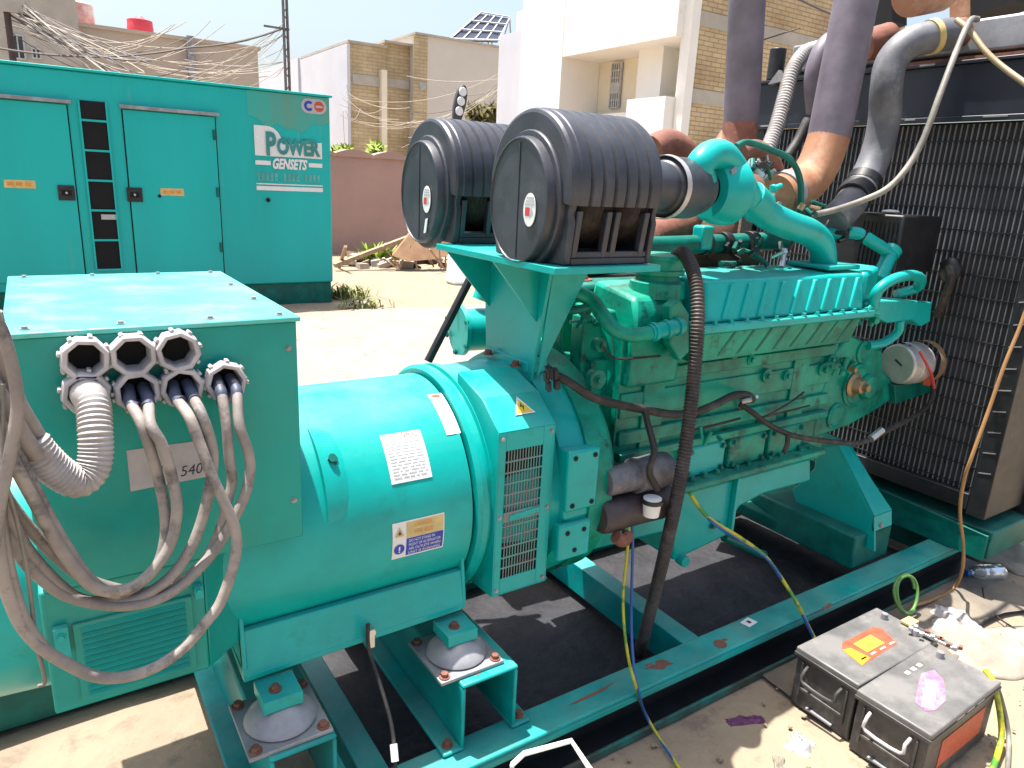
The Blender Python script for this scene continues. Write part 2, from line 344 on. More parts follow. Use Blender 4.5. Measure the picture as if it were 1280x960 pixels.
# ------------------------------------------------------------------ steel clad generator enclosure behind
def enclosure():
    Y = 10.155; z0, z1 = .30, 2.80; x0, x1 = -5.5, 3.585
    t = thing('generator_enclosure', 'large teal steel generator enclosure with doors and a tall dark vent, at the back left', 'generator', ((x0+x1)/2, Y+1.2, 0))
    MB().box(x0, x1, Y, Y+2.5, z0, z1).build('enclosure_body', M['teal_can'], t, bev=.02)
    MB().box(x0+.05, x1-.02, Y+.03, Y+2.45, .0, z0).build('base_plinth', M['teal_dark'], t, bev=.01)
    MB().box(x0-.03, x1+.03, Y-.03, Y+2.53, z1, z1+.03).build('roof_rim', M['teal_can'], t, bev=.008)
    def P(px, py): p = at(px, py, 'y', Y); return p.x, p.z
    zt, zb = P(84,131)[1], P(105,343)[1]
    def door(xa, xb, handle_x, label_x, lz, wl):
        d = MB().box(xa, xb, Y-.028, Y-.004, .42, zt).build('door', M['teal_can'], t, bev=.006)
        MB().box(xa-.035, xb+.05, Y-.07, Y-.003, zt+.012, zt+.05).build('drip_strip', M['gal'], d, bev=.004)
        h = MB(); hz = P(84,241)[1]
        h.box(handle_x-.085, handle_x+.085, Y-.045, Y-.026, hz-.085, hz+.085, 0)
        h.box(handle_x-.05, handle_x+.05, Y-.052, Y-.044, hz-.03, hz+.03, 1); h.sphere((handle_x, Y-.05, hz), .016, 2)
        h.build('handle', [M['black'], M['void'], M['steel']], d, bev=.008)
        l = MB().box(label_x-wl/2, label_x+wl/2, Y-.033, Y-.027, lz-.045, lz+.045, 0)
        for k in range(3): l.box(label_x-wl*.4+k*wl*.28, label_x-wl*.4+k*wl*.28+wl*.2, Y-.036, Y-.0325, lz-.02, lz+.02, 1)
        l.build('label_plate', [M['tan_label'], M['orange']], d)
        for zz in (.75, 1.45, 2.15):
            hg = MB(); hg.cyl((xb-.02 if handle_x < (xa+xb)/2 else xa+.02, Y-.035, zz), (xb-.02 if handle_x < (xa+xb)/2 else xa+.02, Y-.035, zz+.12), .018, n=8)
            hg.build('hinge', M['teal_dark'], d)
        each('door_gap', M['void'], d, [(lambda g, a=a: g.box(a, a+.014, Y-.006, Y-.002, .42, zt)) for a in (xa-.014, xb)])
        return d
    xd2a, xd2b = P(151,142)[0]+.02, P(268,150)[0]
    door(xd2a, xd2b, P(168,243)[0], P(215,240)[0], P(215,240)[1], .27)
    xd1b = P(83,135)[0]
    door(xd1b-1.25, xd1b, P(83,241)[0], P(25,230)[0], P(25,230)[1], .30)
    door(xd1b-2.75, xd1b-1.5, xd1b-2.6, xd1b-2.2, 1.9, .3)
    xa, xb = P(99,127)[0], P(131,130)[0]; zt2 = P(110,126)[1]
    v = MB().box(xa, xb, Y-.012, Y-.003, .55, zt2).build('vent_opening', M['void'], t)
    bars = MB()
    for k in range(6):
        z = P(110, 150.5+k*37.4)[1]; bars.box(xa, xb, Y-.03, Y-.0125, z-.012, z+.012)
    for x in (xa-.02, xb): bars.box(x, x+.02, Y-.03, Y-.0035, .55, zt2)
    bars.build('vent_bar', M['teal_can'], v)
    MB().box(xa+.10, xa+.26, Y-.016, Y-.0125, P(120,271)[1]-.03, P(120,271)[1]+.03).build('vent_tag', M['label_grey'], v)
    # maker's sign
    sx0, sz1 = P(317,156); sx1 = P(402,180)[0]; sz_a = P(360,198)[1]
    s = MB(); y = Y-.008; x = (1,0,0); z = (0,0,1); W = sx1-sx0
    zb_ = P(317,194)[1]
    big = [(sx0, y, zb_), (sx0, y, sz1), (sx0+W*.18, y, sz1)]
    for k in range(9):
        a = math.pi/2*(1-k/8); big.append((sx0+W*.18+W*.22*math.cos(a), y, sz1-.22+.22*math.sin(a)))
    big += [(sx1, y, sz1-.165), (sx1, y, zb_)]
    s.prism(big, (0,.006,0), 0)
    s.text('P', (sx0+W*.16, y-.012, zb_+.02), x, z, .40, 4, width=W*.15, f=lambda c: setattr(c,'offset',.016)); s.text('OWER', (sx0+W*.315, y-.012, zb_+.04), x, z, .27, 4, width=W*.655, f=lambda c: setattr(c,'offset',.014))
    zz = zb_-.115
    s.box(sx0, sx0+W*.22, y, y+.006, zz+.0, zz+.055, 0); s.box(sx1-W*.21, sx1, y, y+.006, zz, zz+.055, 0)
    s.text('GENSETS', (sx0+W*.245, y-.012, zz-.035), x, z, .175, 0, width=W*.52, shear=.3, f=lambda c: setattr(c,'offset',.008))
    for k in range(15):
        xx = sx0+W*.02+W*.96*k/15
        if rnd.random() < .85: s.box(xx, xx+W*.04, y+.002, y+.005, zz-.20, zz-.10, 2)
    for k in range(12):
        xx = sx0+W*.02+W*.96*k/12; s.box(xx, xx+W*.05, y+.0018, y+.0052, zz-.175, zz-.155, 3)
    s.box(sx0, sx1, y, y+.006, zz-.325, zz-.27, 0)
    s.box(sx0, sx1, y+.001, y+.006, zz-.25, zz-.235, 0)
    s.build('maker_sign', [M['label'], M['teal_can'], mat('faded sign print', (.12,.40,.35), .5), M['teal_can'], mat('sign letters', (.03,.27,.25), .5)], t)
    bx0, bz = P(376,130); bx1 = P(408,137)[0]; bz = P(392,133)[1]
    b = MB(); hh = .095; n = 8
    pill = [(bx0+hh-hh*math.sin(math.pi*k/n), y, bz+hh*math.cos(math.pi*k/n)) for k in range(n+1)]+[(bx1-hh+hh*math.sin(math.pi*k/n), y, bz-hh*math.cos(math.pi*k/n)) for k in range(n+1)]
    b.prism(pill, (0,.006,0), 0)
    b.lathe((bx0+.105, y-.002, bz), (0,-1,0), [(0,.03),(0,.065)], 16, 1, a0=R_(40), a1=R_(320), ref=(1,0,0))
    b.lathe((bx1-.105, y-.002, bz), (0,-1,0), [(0,.0),(0,.068)], 16, 2); b.box(bx1-.15, bx1-.06, y-.004, y-.0021, bz-.014, bz+.014, 0)
    b.build('badge', [M['label_grey'], M['blue'], M['redorange']], t)
    kx, kz = P(335,250); MB().cyl((kx, Y-.001, kz), (kx, Y-.02, kz), .028, n=12).build('keyhole', M['void'], t)
    kx, kz = P(199,245); MB().cyl((kx, Y-.03, kz), (kx, Y-.036, kz), .02, n=10).build('drill_hole', M['void'], t)
    # weather stain at the top right corner
    st = mat('weathered olive stain', (.03,.36,.30), .6, c2=(.11,.27,.19), scale=3, th=(.35,.6), streak=True)
    a, zz1 = P(308,118); b_, _ = P(411,122)
    poly = []
    for k in range(15): poly.append((a+(b_-a)*k/14, Y-.003, 2.79))
    for k in range(14,-1,-1):
        f = k/14; poly.append((a+(b_-a)*f, Y-.003, 2.79-.30-.12*noise.noise(V((f*7,2,0)))-.14*math.sin(f*3.1)))
    MB().prism(poly, (0,.002,0)).build('weather_stain', st, t)
enclosure()

# ------------------------------------------------------------------ yard wall, houses
def wall_pink():
    Y = 16.6; x0 = -6; x1 = 17
    t = thing('yard_wall', 'long dull pink plastered yard wall with a wavy capping, behind the enclosure', 'wall', (6, Y, 0))
    MB().box(x0, x1, Y, Y+.25, 0, 2.22).build('wall', M['pinkwall'], t)
    c = MB()
    k = 0; x = x0
    while x < x1:
        pts = [(x, Y-.05, 2.2)]+[(x+.9*i/8, Y-.05, 2.27+.10*math.sin(math.pi*i/8)) for i in range(9)]+[(x+.9, Y-.05, 2.2)]
        c.prism(pts, (0,.35,0)); x += .92
    c.build('capping', M['pinkwall'], t)
wall_pink()
def window(t, x0, x1, z0, z1, y, bars=3, frame=M['winframe']):
    w_ = MB().box(x0, x1, y-.02, y-.004, z0, z1).build('window', M['glass'], t)
    f = MB(); g = .05
    for (a, b, c, d) in ((x0-g, x0, z0-g, z1+g), (x1, x1+g, z0-g, z1+g)): f.box(a, b, y-.06, y, c, d)
    f.box(x0, x1, y-.06, y, z0-g, z0); f.box(x0, x1, y-.06, y, z1, z1+g)
    for k in range(1, bars): xx = x0+(x1-x0)*k/bars; f.box(xx-.02, xx+.02, y-.05, y-.021, z0, z1)
    f.build('frame', frame, w_); return w_
# long beige house behind the enclosure
def beige_house():
    Y = 30.; p = at(80,3,'y',Y); q = at(322,66,'y',Y); zt = 6.12
    t = thing('house', 'long low beige flat roofed building seen over the roof of the teal enclosure', 'house', (0, Y+3, 0))
    xl = at(70,30,'y',Y).x
    MB().box(xl, q.x, Y, Y+8, 0, zt).build('wall', M['beige'], t)
    xr = at(94,10,'y',Y).x
    MB().box(-9, xr, Y-.6, Y+7, 0, 7.0).build('upper_storey', M['concrete'], t)
    MB().box(xl, q.x+.1, Y-.08, Y+8.1, zt, zt+.12).build('parapet', M['beige'], t)
    for (a, b, c, d) in ((18,47,26,48),(32,58,36,66)):
        u = at(a,b,'y',Y-.6); v_ = at(c,d,'y',Y-.6)
    window(t, at(15,50,'y',29.4).x, at(28,50,'y',29.4).x, at(20,72,'y',29.4).z, at(20,45,'y',29.4).z, 29.4, 2)
    window(t, at(40,55,'y',29.4).x, at(48,55,'y',29.4).x, at(44,72,'y',29.4).z, at(44,62,'y',29.4).z, 29.4, 2)
    c = at(238,70,'y',Y); MB().box(c.x-.12, c.x+.12, Y-.25, Y-.001, 3, at(238,46,'y',Y).z).build('drain_pipe', M['gal'], t)
    return Y
beige_house()
for (px, py, wd, h, lab) in ((98,32,.5,.75,'tall faded red and white water tank on the beige roof, left of the other'),(176,43,.42,.5,'round bright red water tank on the beige flat roof')):
    b = at(px, py, 'y', 30.8)
    k = MB().lathe((b.x, 30.8, 6.24), (0,0,1), [(0,0),(0,wd),(h*.45,wd*1.03),(h*.5,wd),(h*.9,wd*.98),(h,wd*.5),(h+.1,wd*.2),(h+.1,0)], 20)
    tag(k.build('water_tank', M['tank'] if px > 100 else mat('faded red tank', (.62,.22,.17), .5, c2=(.75,.6,.55), scale=3)), lab, 'water tank')
# buff brick house with pale rendered right part
def buff_house():
    Y = 35.
    t = thing('house', 'buff brick house with pale rendered right wall, under the tilted solar panel', 'house', (17, Y+3, 0))
    def X(px): return at(px, 100, 'y', Y).x
    def Z(px, py): return at(px, py, 'y', Y).z
    MB().box(X(437), X(482), Y, Y+9, 0, Z(437,53)).build('brick_wall', M['brick_far'], t)
    MB().box(X(482)+.002, X(515), Y+.25, Y+9, 0, Z(490,57)+.1).build('brick_wall', M['brick_far'], t)
    MB().box(X(515)+.002, X(632), Y-.4, Y+9, 0, Z(525,46)).build('rendered_wall', mat('pale render', (.62,.57,.50), .85, var=.08, scale=.5), t)
    MB().box(X(512), X(529), Y-.45, Y-.402, 2, Z(525,46)-.02).build('brick_edge', M['brick_far'], t)
    for (a,b,z) in ((437,482,Z(437,53)),(482,515,Z(490,57)+.1),(515,632,Z(525,46))):
        MB().box(X(a)-.08, X(b)+.06, Y-.5 if a > 500 else Y-.07, Y+9, z, z+.1).build('parapet', M['concrete'], t)
    for (a,b,c,d) in ((440,478,92,105),(484,514,97,108)):
        yy = Y if a < 480 else Y+.25
        MB().box(X(a), X(b), yy-.06, yy-.002, Z(a,d), Z(a,c)).build('lintel', M['concrete'], t)
    MB().box(X(474), X(481), Y-.3, Y-.002, 1, Z(476,88)).build('pillar', M['cream'], t)
    MB().box(X(437)-.15, X(437)-.002, Y-.1, Y+8, 0, Z(437,55)).build('wall_end', M['palegrey'], t)
    MB().box(X(519), X(527), Y-.49, Y-.455, Z(523,113), Z(523,104)).build('wall_notice', M['ink_grey'], t)
buff_house()
def grey_house():
    Y = 42.
    t = thing('house', 'pale blue grey far house between the steel pole and the buff brick house', 'house', (13, Y+3, 0))
    a, b, c = at(372,72,'y',Y), at(437,70,'y',Y), at(398,76,'y',Y)
    MB().box(a.x, c.x, Y, Y+8, 0, a.z).build('wall', M['palegrey'], t)
    MB().prism([(c.x+.003,Y,0),(b.x+1,Y,0),(b.x+1,Y,b.z+.3),(c.x+.003,Y,c.z+.1)], (0,8,0)).build('gable', M['palegrey'], t)
    MB().box(at(400,110,'y',Y-2).x, b.x, Y-2, Y-.1, 0, at(400,122,'y',Y-2).z).build('front_annex', M['concrete'], t)
grey_house()
# tilted solar panel on a roof
def solar():
    Y = 39.
    c = [at(562,50,'y',Y-1.2), at(600,17,'y',Y+1.5), at(637,23,'y',Y+1.5), at(622,52,'y',Y-1.2)]
    t = thing('solar_panel', 'dark tilted solar panel array on a white frame, on the buff house roof', 'solar panel', c[0])
    n = (c[1]-c[0]).cross(c[3]-c[0]).normalized()
    MB().prism(c, n*.06).build('panel', M['solar'], t)
    f = MB()
    for k in range(5): f.bar(c[0].lerp(c[3],k/4)-n*.05, c[1].lerp(c[2],k/4)-n*.05, .07, .06, up=n)
    for k in range(4): f.bar(c[0].lerp(c[1],k/3)-n*.09, c[3].lerp(c[2],k/3)-n*.09, .07, .06, up=n)
    for k in range(4):
        a = c[1].lerp(c[2],k/3); f.bar(a, (a.x+.3, a.y-.1, 8.4), .08, .08); b = c[0].lerp(c[3],k/3); f.bar(b, (b.x, b.y, 8.4), .08, .08); f.bar(a, (b.x, b.y, 8.4), .05, .05)
    f.build('frame', M['winframe'], t)
solar()
# white house with balconies, its yellow brick end wall towards us
def white_house():
    Y = 14.0; x = at(857,0,'y',Y).x+.05; H = 9.5
    t = thing('house', 'tall white house with barred windows and yellow brick end wall, behind the air filters', 'house', (x+2, Y+4, 0))
    def S(px, py): return at(px, py, 'x', x)
    yl = S(663, 60).y
    def B(name, px0, px1, z0, z1, d0, d1, m):   # a block on the left (-X) face between two photo columns
        ya, yb = S(px1, 60).y, S(px0, 60).y
        return MB().box(x-d1, x-d0, ya, yb, z0, z1).build(name, m, t)
    MB().box(x+1.2, x+9, Y+.02, yl, 0, H).build('wall', M['cream'], t)
    MB().box(x, x+9, Y-.25, Y, 0, H).build('brick_end_wall', M['brick'], t)
    for z in (at(870,120,'y',Y).z, at(880,25,'y',Y).z): MB().box(x+.25, x+9, Y-.27, Y-.252, z-.22, z+.12).build('concrete_band', M['concrete'], t)
    MB().box(x-.03, x+.24, Y-.27, Y-.001, 0, H).build('corner_pillar', M['white'], t)
    zs = S(760, 62).z; zf = S(830,125).z
    MB().box(x-.25, x+1.19, Y+.001, yl, S(780,60).z, H).build('upper_storey', M['white'], t)
    B('side_wall', 660, 712, 0, H+.05, -1.19, .26, M['white'])
    B('column', 782, 812, 0, S(797,48).z, -1.18, -.5, M['white'])
    B('column', 850, 857, 0, S(853,48).z, -1.18, -.0, M['white'])
    B('balcony_parapet', 802, 851, S(830,180).z-.6, S(830,123).z, -.3, .35, M['white'])
    B('balcony_parapet', 712, 790, 0, S(760,138).z, -1.17, -.6, M['white'])
    for (a, b, c, d) in ((767,778,80,134),(826,843,62,119)):
        xx = x+1.18
        ya, yb = at(b,90,'x',xx).y, at(a,90,'x',xx).y; z0, z1 = at(b,d,'x',xx).z, at(a,c,'x',xx).z
        g = MB().box(xx-.01, xx+.02, ya, yb, z0, z1).build('window', M['glass'], t)
        f = MB()
        for k in range(5): yy = ya+(yb-ya)*k/4; f.box(xx-.08, xx-.011, yy-.025, yy+.025, z0, z1)
        for k in range(7): zz = z0+(z1-z0)*k/6; f.box(xx-.075, xx-.012, ya, yb, zz-.02, zz+.02)
        zm = z0+(z1-z0)*.45; f.box(xx-.09, xx-.01, ya, yb, zm-.14, zm+.14)
        f.build('window_bars', M['winframe'], g)
    # blue grey neighbour
    n = thing('house', 'narrow pale blue house joined to the left of the white house', 'house', (x, yl+2, 0))
    ya, yb = yl+.02, S(627,60).y
    MB().box(x-.1, x+6, ya, yb, 0, S(640,42).z).build('wall', M['palegrey'], n)
    MB().box(x+.3, x+6, ya+.8, yb-.4, S(640,42).z, S(640,12).z).build('roof_room', M['white'], n)
white_house()

# ------------------------------------------------------------------ poles and overhead wires
def pole():
    Y = 22.; a = at(360,118,'y',Y); b = at(355,0,'y',Y)
    t = thing('lattice_pole', 'thin grey lattice pole carrying wires, rising behind the teal enclosure', 'pole', (a.x, Y, 0))
    H = 8.2; g = MB()
    for dx, dy in ((-.06,-.06),(.06,-.06),(.06,.06),(-.06,.06)): g.bar((a.x+dx, Y+dy, 0), (a.x+dx*.8, Y+dy*.8, H), .035, .035)
    z = 0; s = 1
    while z < H-.3:
        g.bar((a.x-.06*s, Y-.06, z), (a.x+.06*s, Y-.06, z+.25), .02, .02); g.bar((a.x-.06, Y+.06*s, z), (a.x-.06, Y-.06*s, z+.25), .02, .02); z += .25; s = -s
    g.build('mast', M['pole'], t)
    MB().bar((a.x-.6, Y, at(355,36,'y',Y).z), (a.x+.1, Y, at(355,36,'y',Y).z), .05, .05).build('cross_arm', M['pole'], t)
    q = at(8,10,'y',24.); t2 = thing('wire_post', 'dark post with a thick bundle of wires at the top left', 'pole', (q.x, 24, 0))
    MB().cyl((q.x, 24, 0), (q.x, 24, q.z), .09, .08, n=10).build('mast', mat('rusty dark pole', (.07,.045,.045), .7), t2)
    MB().box(q.x-.1, q.x+.35, 23.8, 24.0, q.z-.1, q.z+.25).build('junction_box', M['concrete'], t2)
    q = at(643,60,'y',26.); t3 = thing('wire_post', 'short dark post with wires fanning out, in front of the narrow blue house', 'pole', (q.x, 26, 0))
    MB().cyl((q.x, 26, 0), (q.x, 26, q.z), .06, .05, n=8).build('mast', M['pole'], t3)
    MB().box(q.x-.2, q.x+.2, 25.95, 26.05, q.z-.75, q.z-.7).build('cross_arm', M['pole'], t3)
    return t
pole()
wire_dark, wire_light = mat('dark overhead wire', (.10,.09,.09), .6), mat('pale overhead wire', (.42,.37,.31), .7)
def sag(p, q, s): 
    p, q = V(p), V(q); return [p.lerp(q,k/12)-V((0,0,s*4*(k/12)*(1-k/12))) for k in range(13)]
def oh(name, P, r, m, lab): return tag(MB().tube(P, r, n=5, sm=0).build(name, m), lab, 'wire')
A, B = at(0,60,'y',24), at(355,35,'y',22)
oh('overhead_wire', sag(at(-30,55,'y',23), at(232,60,'y',23), .25)+sag(at(232,59,'y',23), B, .12)[1:], .028, wire_dark, 'dark overhead wire rising to the right to the lattice pole')
oh('overhead_wire', sag(at(640,91,'y',26), at(1000,35,'y',12.5), .5), .018, wire_dark, 'dark wire crossing in front of the white house and its brick end wall')
oh('overhead_wire', sag(at(985,-8,'y',9), at(1070,30,'y',9), .02), .022, wire_dark, 'short dark wire at the top between the two exhaust pipes')
tb = MB()
for k in range(20):
    a = at(8+rnd.uniform(-6,30), 8+rnd.uniform(-6,16), 'y', 24); b = at(rnd.uniform(110,190), rnd.uniform(75,100), 'y', 22+rnd.uniform(-1,2)); tb.tube(sag(a, b, rnd.uniform(-.15,.35)), rnd.uniform(.008,.024), n=4, sm=0, m=rnd.choice((0,0,1)))
for k in range(18):
    a = at(rnd.uniform(0,60), rnd.uniform(6,40), 'y', 25); b = at(rnd.uniform(200,345), rnd.uniform(25,105), 'y', 24); tb.tube(sag(a, b, rnd.uniform(.2,1.2)), .011, n=4, sm=0, m=rnd.choice((1,1,0)))
for k in range(14):
    a = at(355, rnd.uniform(20,90), 'y', 22); b = at(rnd.uniform(180,330), rnd.uniform(60,118), 'y', 24); tb.tube(sag(a, b, rnd.uniform(.05,.4)), .008, n=4, sm=0, m=1)
tag(tb.build('wire_tangle', [wire_dark, wire_light]), kind='stuff')
tb = MB()
for k in range(14):
    a = at(645, rnd.uniform(72,100), 'y', 26); b = at(rnd.uniform(415,560), rnd.uniform(90,185), 'y', 27+rnd.uniform(-2,4)); tb.tube(sag(a, b, rnd.uniform(.1,.8)), .010, n=4, sm=0, m=rnd.choice((1,1,0)))
for k in range(9):
    a = at(428+rnd.uniform(-6,6), rnd.uniform(95,150), 'y', 24); b = at(rnd.uniform(412,520), rnd.uniform(120,190), 'y', 24+rnd.uniform(-2,3)); tb.tube(sag(a, b, rnd.uniform(.0,.4)), .008, n=4, sm=0, m=1)
tag(tb.build('wire_tangle', [wire_dark, wire_light]), kind='stuff')
# street lamp head with three lenses, seen above the far air filter
def lamp():
    Y = 8.6; a, b = at(572,150,'y',Y), at(580,106,'y',Y+.05); d = b-a
    t = thing('street_lamp', 'dark flat street lamp head with three round lenses, above the far air filter', 'street lamp', a)
    s = V((1,0,0)); n = s.cross(d).normalized(); pts = []
    for k in range(17):
        an = math.pi*k/16; pts.append(a+d*(.35+.65*math.sin(an)**.6 if True else 0)+s*(.085*math.cos(an)))
    pts = [a-s*.05-d*.1]+pts[::-1]+[a+s*.05-d*.1]
    h = MB().prism(pts, V((0,.05,0))).build('lamp_head', M['lampgrey'], t, bev=.008)
    for f in (.25,.53,.8): MB().lathe(a+d*f+V((0,-.002,0)), (0,-1,0), [(0,.058),(.012,.05),(.016,0)], 14).build('lens', M['label'], h)
    g_ = at(655,425,'z',0); MB().cyl(g_, a+V((.02,.06,.05)), .035, n=10).build('mast', M['lampgrey'], t)
lamp()

# ------------------------------------------------------------------ debris and weeds by the wall
def debris():
    g = lambda px, py, z=.0: at(px, py, 'z', z)
    def plank(p, q, wd, h, lab, m=M['wood']): tag(MB().bar(p, q, wd, h).build('plank', m, bev=.004), lab, 'plank', 'timber lying by the yard wall')
    plank(g(418,332,.1), at(518,294,'y',13.6), .13, .08, 'longest pale plank leaning up to the right on the rubble pile')
    plank(g(425,330,.05), g(500,322,.12), .10, .06, 'lower plank lying flat under the long leaning plank')
    plank(g(432,308,.5), g(424,334,.02), .06, .05, 'short stick standing at the left end of the plank pile')
    plank(g(560,333,.05), g(600,330,.06), .16, .1, 'flat plank end lying right of the brown board')
    rk = random.Random(5); k = MB()
    for i in range(60):
        p = g(rk.uniform(440,560), rk.uniform(322,336)); r = rk.uniform(.05,.16)
        k.obox((p.x, p.y, r*.5), V((r, rk.uniform(-.05,.05), rk.uniform(-.05,.05))), V((rk.uniform(-.05,.05), r*.7, 0)), V((0, rk.uniform(-.03,.03), r*.5)), rk.choice((0,0,1,2)))
    tag(k.build('rubble', [M['concrete'], M['black'], M['wood']]), kind='stuff')
    c = at(533,322,'z',.25); b = MB(); rr = random.Random(2)
    pts = [(-.75,0,.05),(-.35,.1,.45),(.15,.05,.62),(.62,.12,.42),(.72,-.1,.12),(.1,-.25,.0),(-.5,-.2,-.05)]
    b.prism([c+V(p) for p in pts], V((.05,.12,.03)))
    tag(b.build('board', M['ply']), 'crumpled brown board tilted on the rubble, below the far air filter', 'board')
    s = MB()
    for i in range(22):
        p = g(rr.uniform(485,560), rr.uniform(318,338), .05); s.bar(p, p+V((rr.uniform(-.5,.5), rr.uniform(-.2,.2), rr.uniform(.05,.5))), .03, .025)
    tag(s.build('sticks', M['wood']), kind='stuff')
    c = at(592,335,'z',.3); b = MB(); b.prism([c+V((-.4,0,-.3)), c+V((.4,0,-.3)), c+V((.3,.2,.12)), c+V((-.25,.2,.22))], V((0,.35,0)))
    tag(b.build('rubble_sack', M['label'], bev=.05), 'white sack of rubble behind the black strut', 'sack')
    for i, (px, py, hh, n, mm, lab) in enumerate([(472,330,.5,90,M['leaf_b'],'bright yellow green weed growing in the rubble'),(432,372,.26,150,M['leaf'],'tuft of dry green grass at the corner of the teal enclosure'),(455,385,.2,60,M['leaf'],'low thin weed on the dusty ground right of the enclosure')]):
        p = g(px, py); w_ = MB(); q = random.Random(i)
        for k in range(n):
            a = q.uniform(0, 6.28); o = p+V((q.gauss(0,.18), q.gauss(0,.12), 0)); L = hh*q.uniform(.4,1); d = V((math.cos(a)*.45, math.sin(a)*.45, 1)); s_ = V((-math.sin(a), math.cos(a), 0))*(.05 if i == 0 else .016)
            m_ = o+d*L*.55; w_.add([o-s_*.4, o+s_*.4, m_+s_, m_-s_, o+d*L+V((math.cos(a),math.sin(a),-.3))*.1], [(0,1,2,3),(3,2,4)])
        tag(w_.build('weed', mm, ang=180), lab, 'plant')
    def bush(px0, px1, py0, py1, Y, n, mm, lab, r=.22):
        w_ = MB(); q = random.Random(n)
        for k in range(n):
            p = at(q.uniform(px0,px1), q.uniform(py0,py1), 'y', Y+q.uniform(-.6,.6)); a = V((q.gauss(0,1),q.gauss(0,1),q.gauss(0,1))).normalized(); b_ = a.orthogonal().normalized()
            w_.add([p-a*r, p+b_*r*.4, p+a*r, p-b_*r*.4], [(0,1,2,3)])
        p0 = at((px0+px1)/2, py1, 'y', Y); w_.cyl((p0.x, Y, 0), p0, .06, n=6, m=1)
        tag(w_.build('bush', [mm, M['wood']], ang=180), lab, 'bush')
    bush(464,478,180,193,19, 70, M['leaf_b'], 'small green bush showing over the pink yard wall')
    bush(585,625,132,152,27, 260, mat('olive leaves', (.14,.12,.03), .8, var=.4), 'olive brown bush in front of the narrow pale blue house', .3)
    bush(416,440,184,193,18.5, 120, M['leaf_b'], 'yellowish weeds on top of the yard wall next to the enclosure', .16)
debris()

# ================================================================== the open generator set
YA, ZA = 2.0, .86
GS = thing('generator_set', 'large open teal diesel generator set with two black ribbed air filters and a dark radiator', 'generator', (1.9, YA, 0))
E1 = M['teal_eng']
# ---- base
def rail(y0, y1, sgn):
    x0, x1 = -.9, 3.93; b = MB(); ye = y0 if sgn < 0 else y1
    b.box(x0, x1, y0, y1, .188, .203)                       # top flange with a folded lip
    b.box(x0, x1, *((y0, y0+.012) if sgn < 0 else (y1-.012, y1)), .160, .1878)
    o = b.build('base_rail', M['teal_frame'], GS, bev=.006)
    yw = y1-.03 if sgn < 0 else y0+.016
    MB().box(x0, x1, yw, yw+.014, .0262, .1876).build('web', M['black'] if sgn < 0 else M['teal_dark'], o)  # near web coloured black for the shade inside the channel
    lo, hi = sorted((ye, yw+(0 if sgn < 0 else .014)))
    MB().box(x0, x1, lo, hi, .012, .026).build('bottom_flange', M['black'], o)  # black here too, as part of the channel's painted shade
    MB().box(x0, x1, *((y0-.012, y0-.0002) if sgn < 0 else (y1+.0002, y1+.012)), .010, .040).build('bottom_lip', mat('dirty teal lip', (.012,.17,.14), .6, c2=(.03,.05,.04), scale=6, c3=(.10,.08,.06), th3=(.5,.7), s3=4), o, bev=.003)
    return o
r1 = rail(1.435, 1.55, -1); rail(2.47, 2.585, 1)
def blot(c, L, W, rot, seed, m, par, name):
    b = MB(); P_ = []
    for k in range(22):
        a = 2*math.pi*k/22; r_ = 1+.7*noise.noise(V((math.cos(a)*1.7+seed, math.sin(a)*1.7, seed)))
        u, v_ = math.cos(a)*L*r_, math.sin(a)*W*r_; P_.append((c[0]+u*math.cos(rot)-v_*math.sin(rot), c[1]+u*math.sin(rot)+v_*math.cos(rot), c[2]))
    b.prism(P_, (0,0,.0006)); return b.build(name, m, par)
for k, (px, py, L, W, ro) in enumerate(((828,830,.045,.018,0),(740,868,.10,.006,.05),(812,832,.02,.012,.4),(1035,757,.03,.008,.2),(905,800,.015,.006,0))): blot(at(px,py,'z',.2036), L, W, ro, k*3.1, M['rust'], r1, 'rust_patch')
MB().cyl((1.97,1.475,.2035), (1.97,1.475,.2055), .024, n=14).build('rust_spot', M['rust'], r1)
p = at(936,778,'z',.2045); l = MB().obox((p.x,p.y,.205), (.028,.004,0), (-.004,.02,0), (0,0,.0008), 0); l.box(p.x-.006, p.x+.008, p.y-.008, p.y+.009, .206, .2065, 1); l.build('paper_tag', [M['label'], M['ink']], r1)
def crossm(x0, x1, z0, z1, m='teal_frame'): MB().box(x0, x1, 1.552, 2.468, z0, z1).build('cross_member', M[m], GS, bev=.004)
crossm(1.86, 1.945, .06, .195); crossm(-.55, -.45, .05, .195); crossm(3.72, 3.92, .05, .187, 'teal_dark')
crossm(.62, .70, .02, .16)
def hat(x0, x1, zt):
    y0, y1 = 1.497, 2.53; b = MB(); t = .012; zb = .2045
    b.prism([(x0,y0,zt),(x1,y0,zt),(x1,y0,zt-t),(x0,y0,zt-t)], (0,y1-y0,0))
    for x in (x0, x1-t): b.box(x, x+t, y0, y1, zb+t, zt-t)
    b.box(x0-.058, x0+t, y0, y1, zb, zb+t); b.box(x1-t, x1+.058, y0, y1, zb, zb+t)
    h = b.build('mount_beam', M['teal_frame'], GS, bev=.009)
    bolts('bolt', M['rust'], h, [(x, y0+.03, zb+t) for x in (x0-.03, x1+.03)], (0,0,1), .011, .018)
    for k in range(4): blot((rnd.uniform(x0+.03,x1-.03), y0+.03+.05*k, zt+.0004), rnd.uniform(.008,.02), rnd.uniform(.005,.01), rnd.random(), k+x0*9, M['rust'], h, 'rust_patch')
    return h
HZ = .43
hat(.885, 1.075, HZ); hat(.345, .515, HZ)
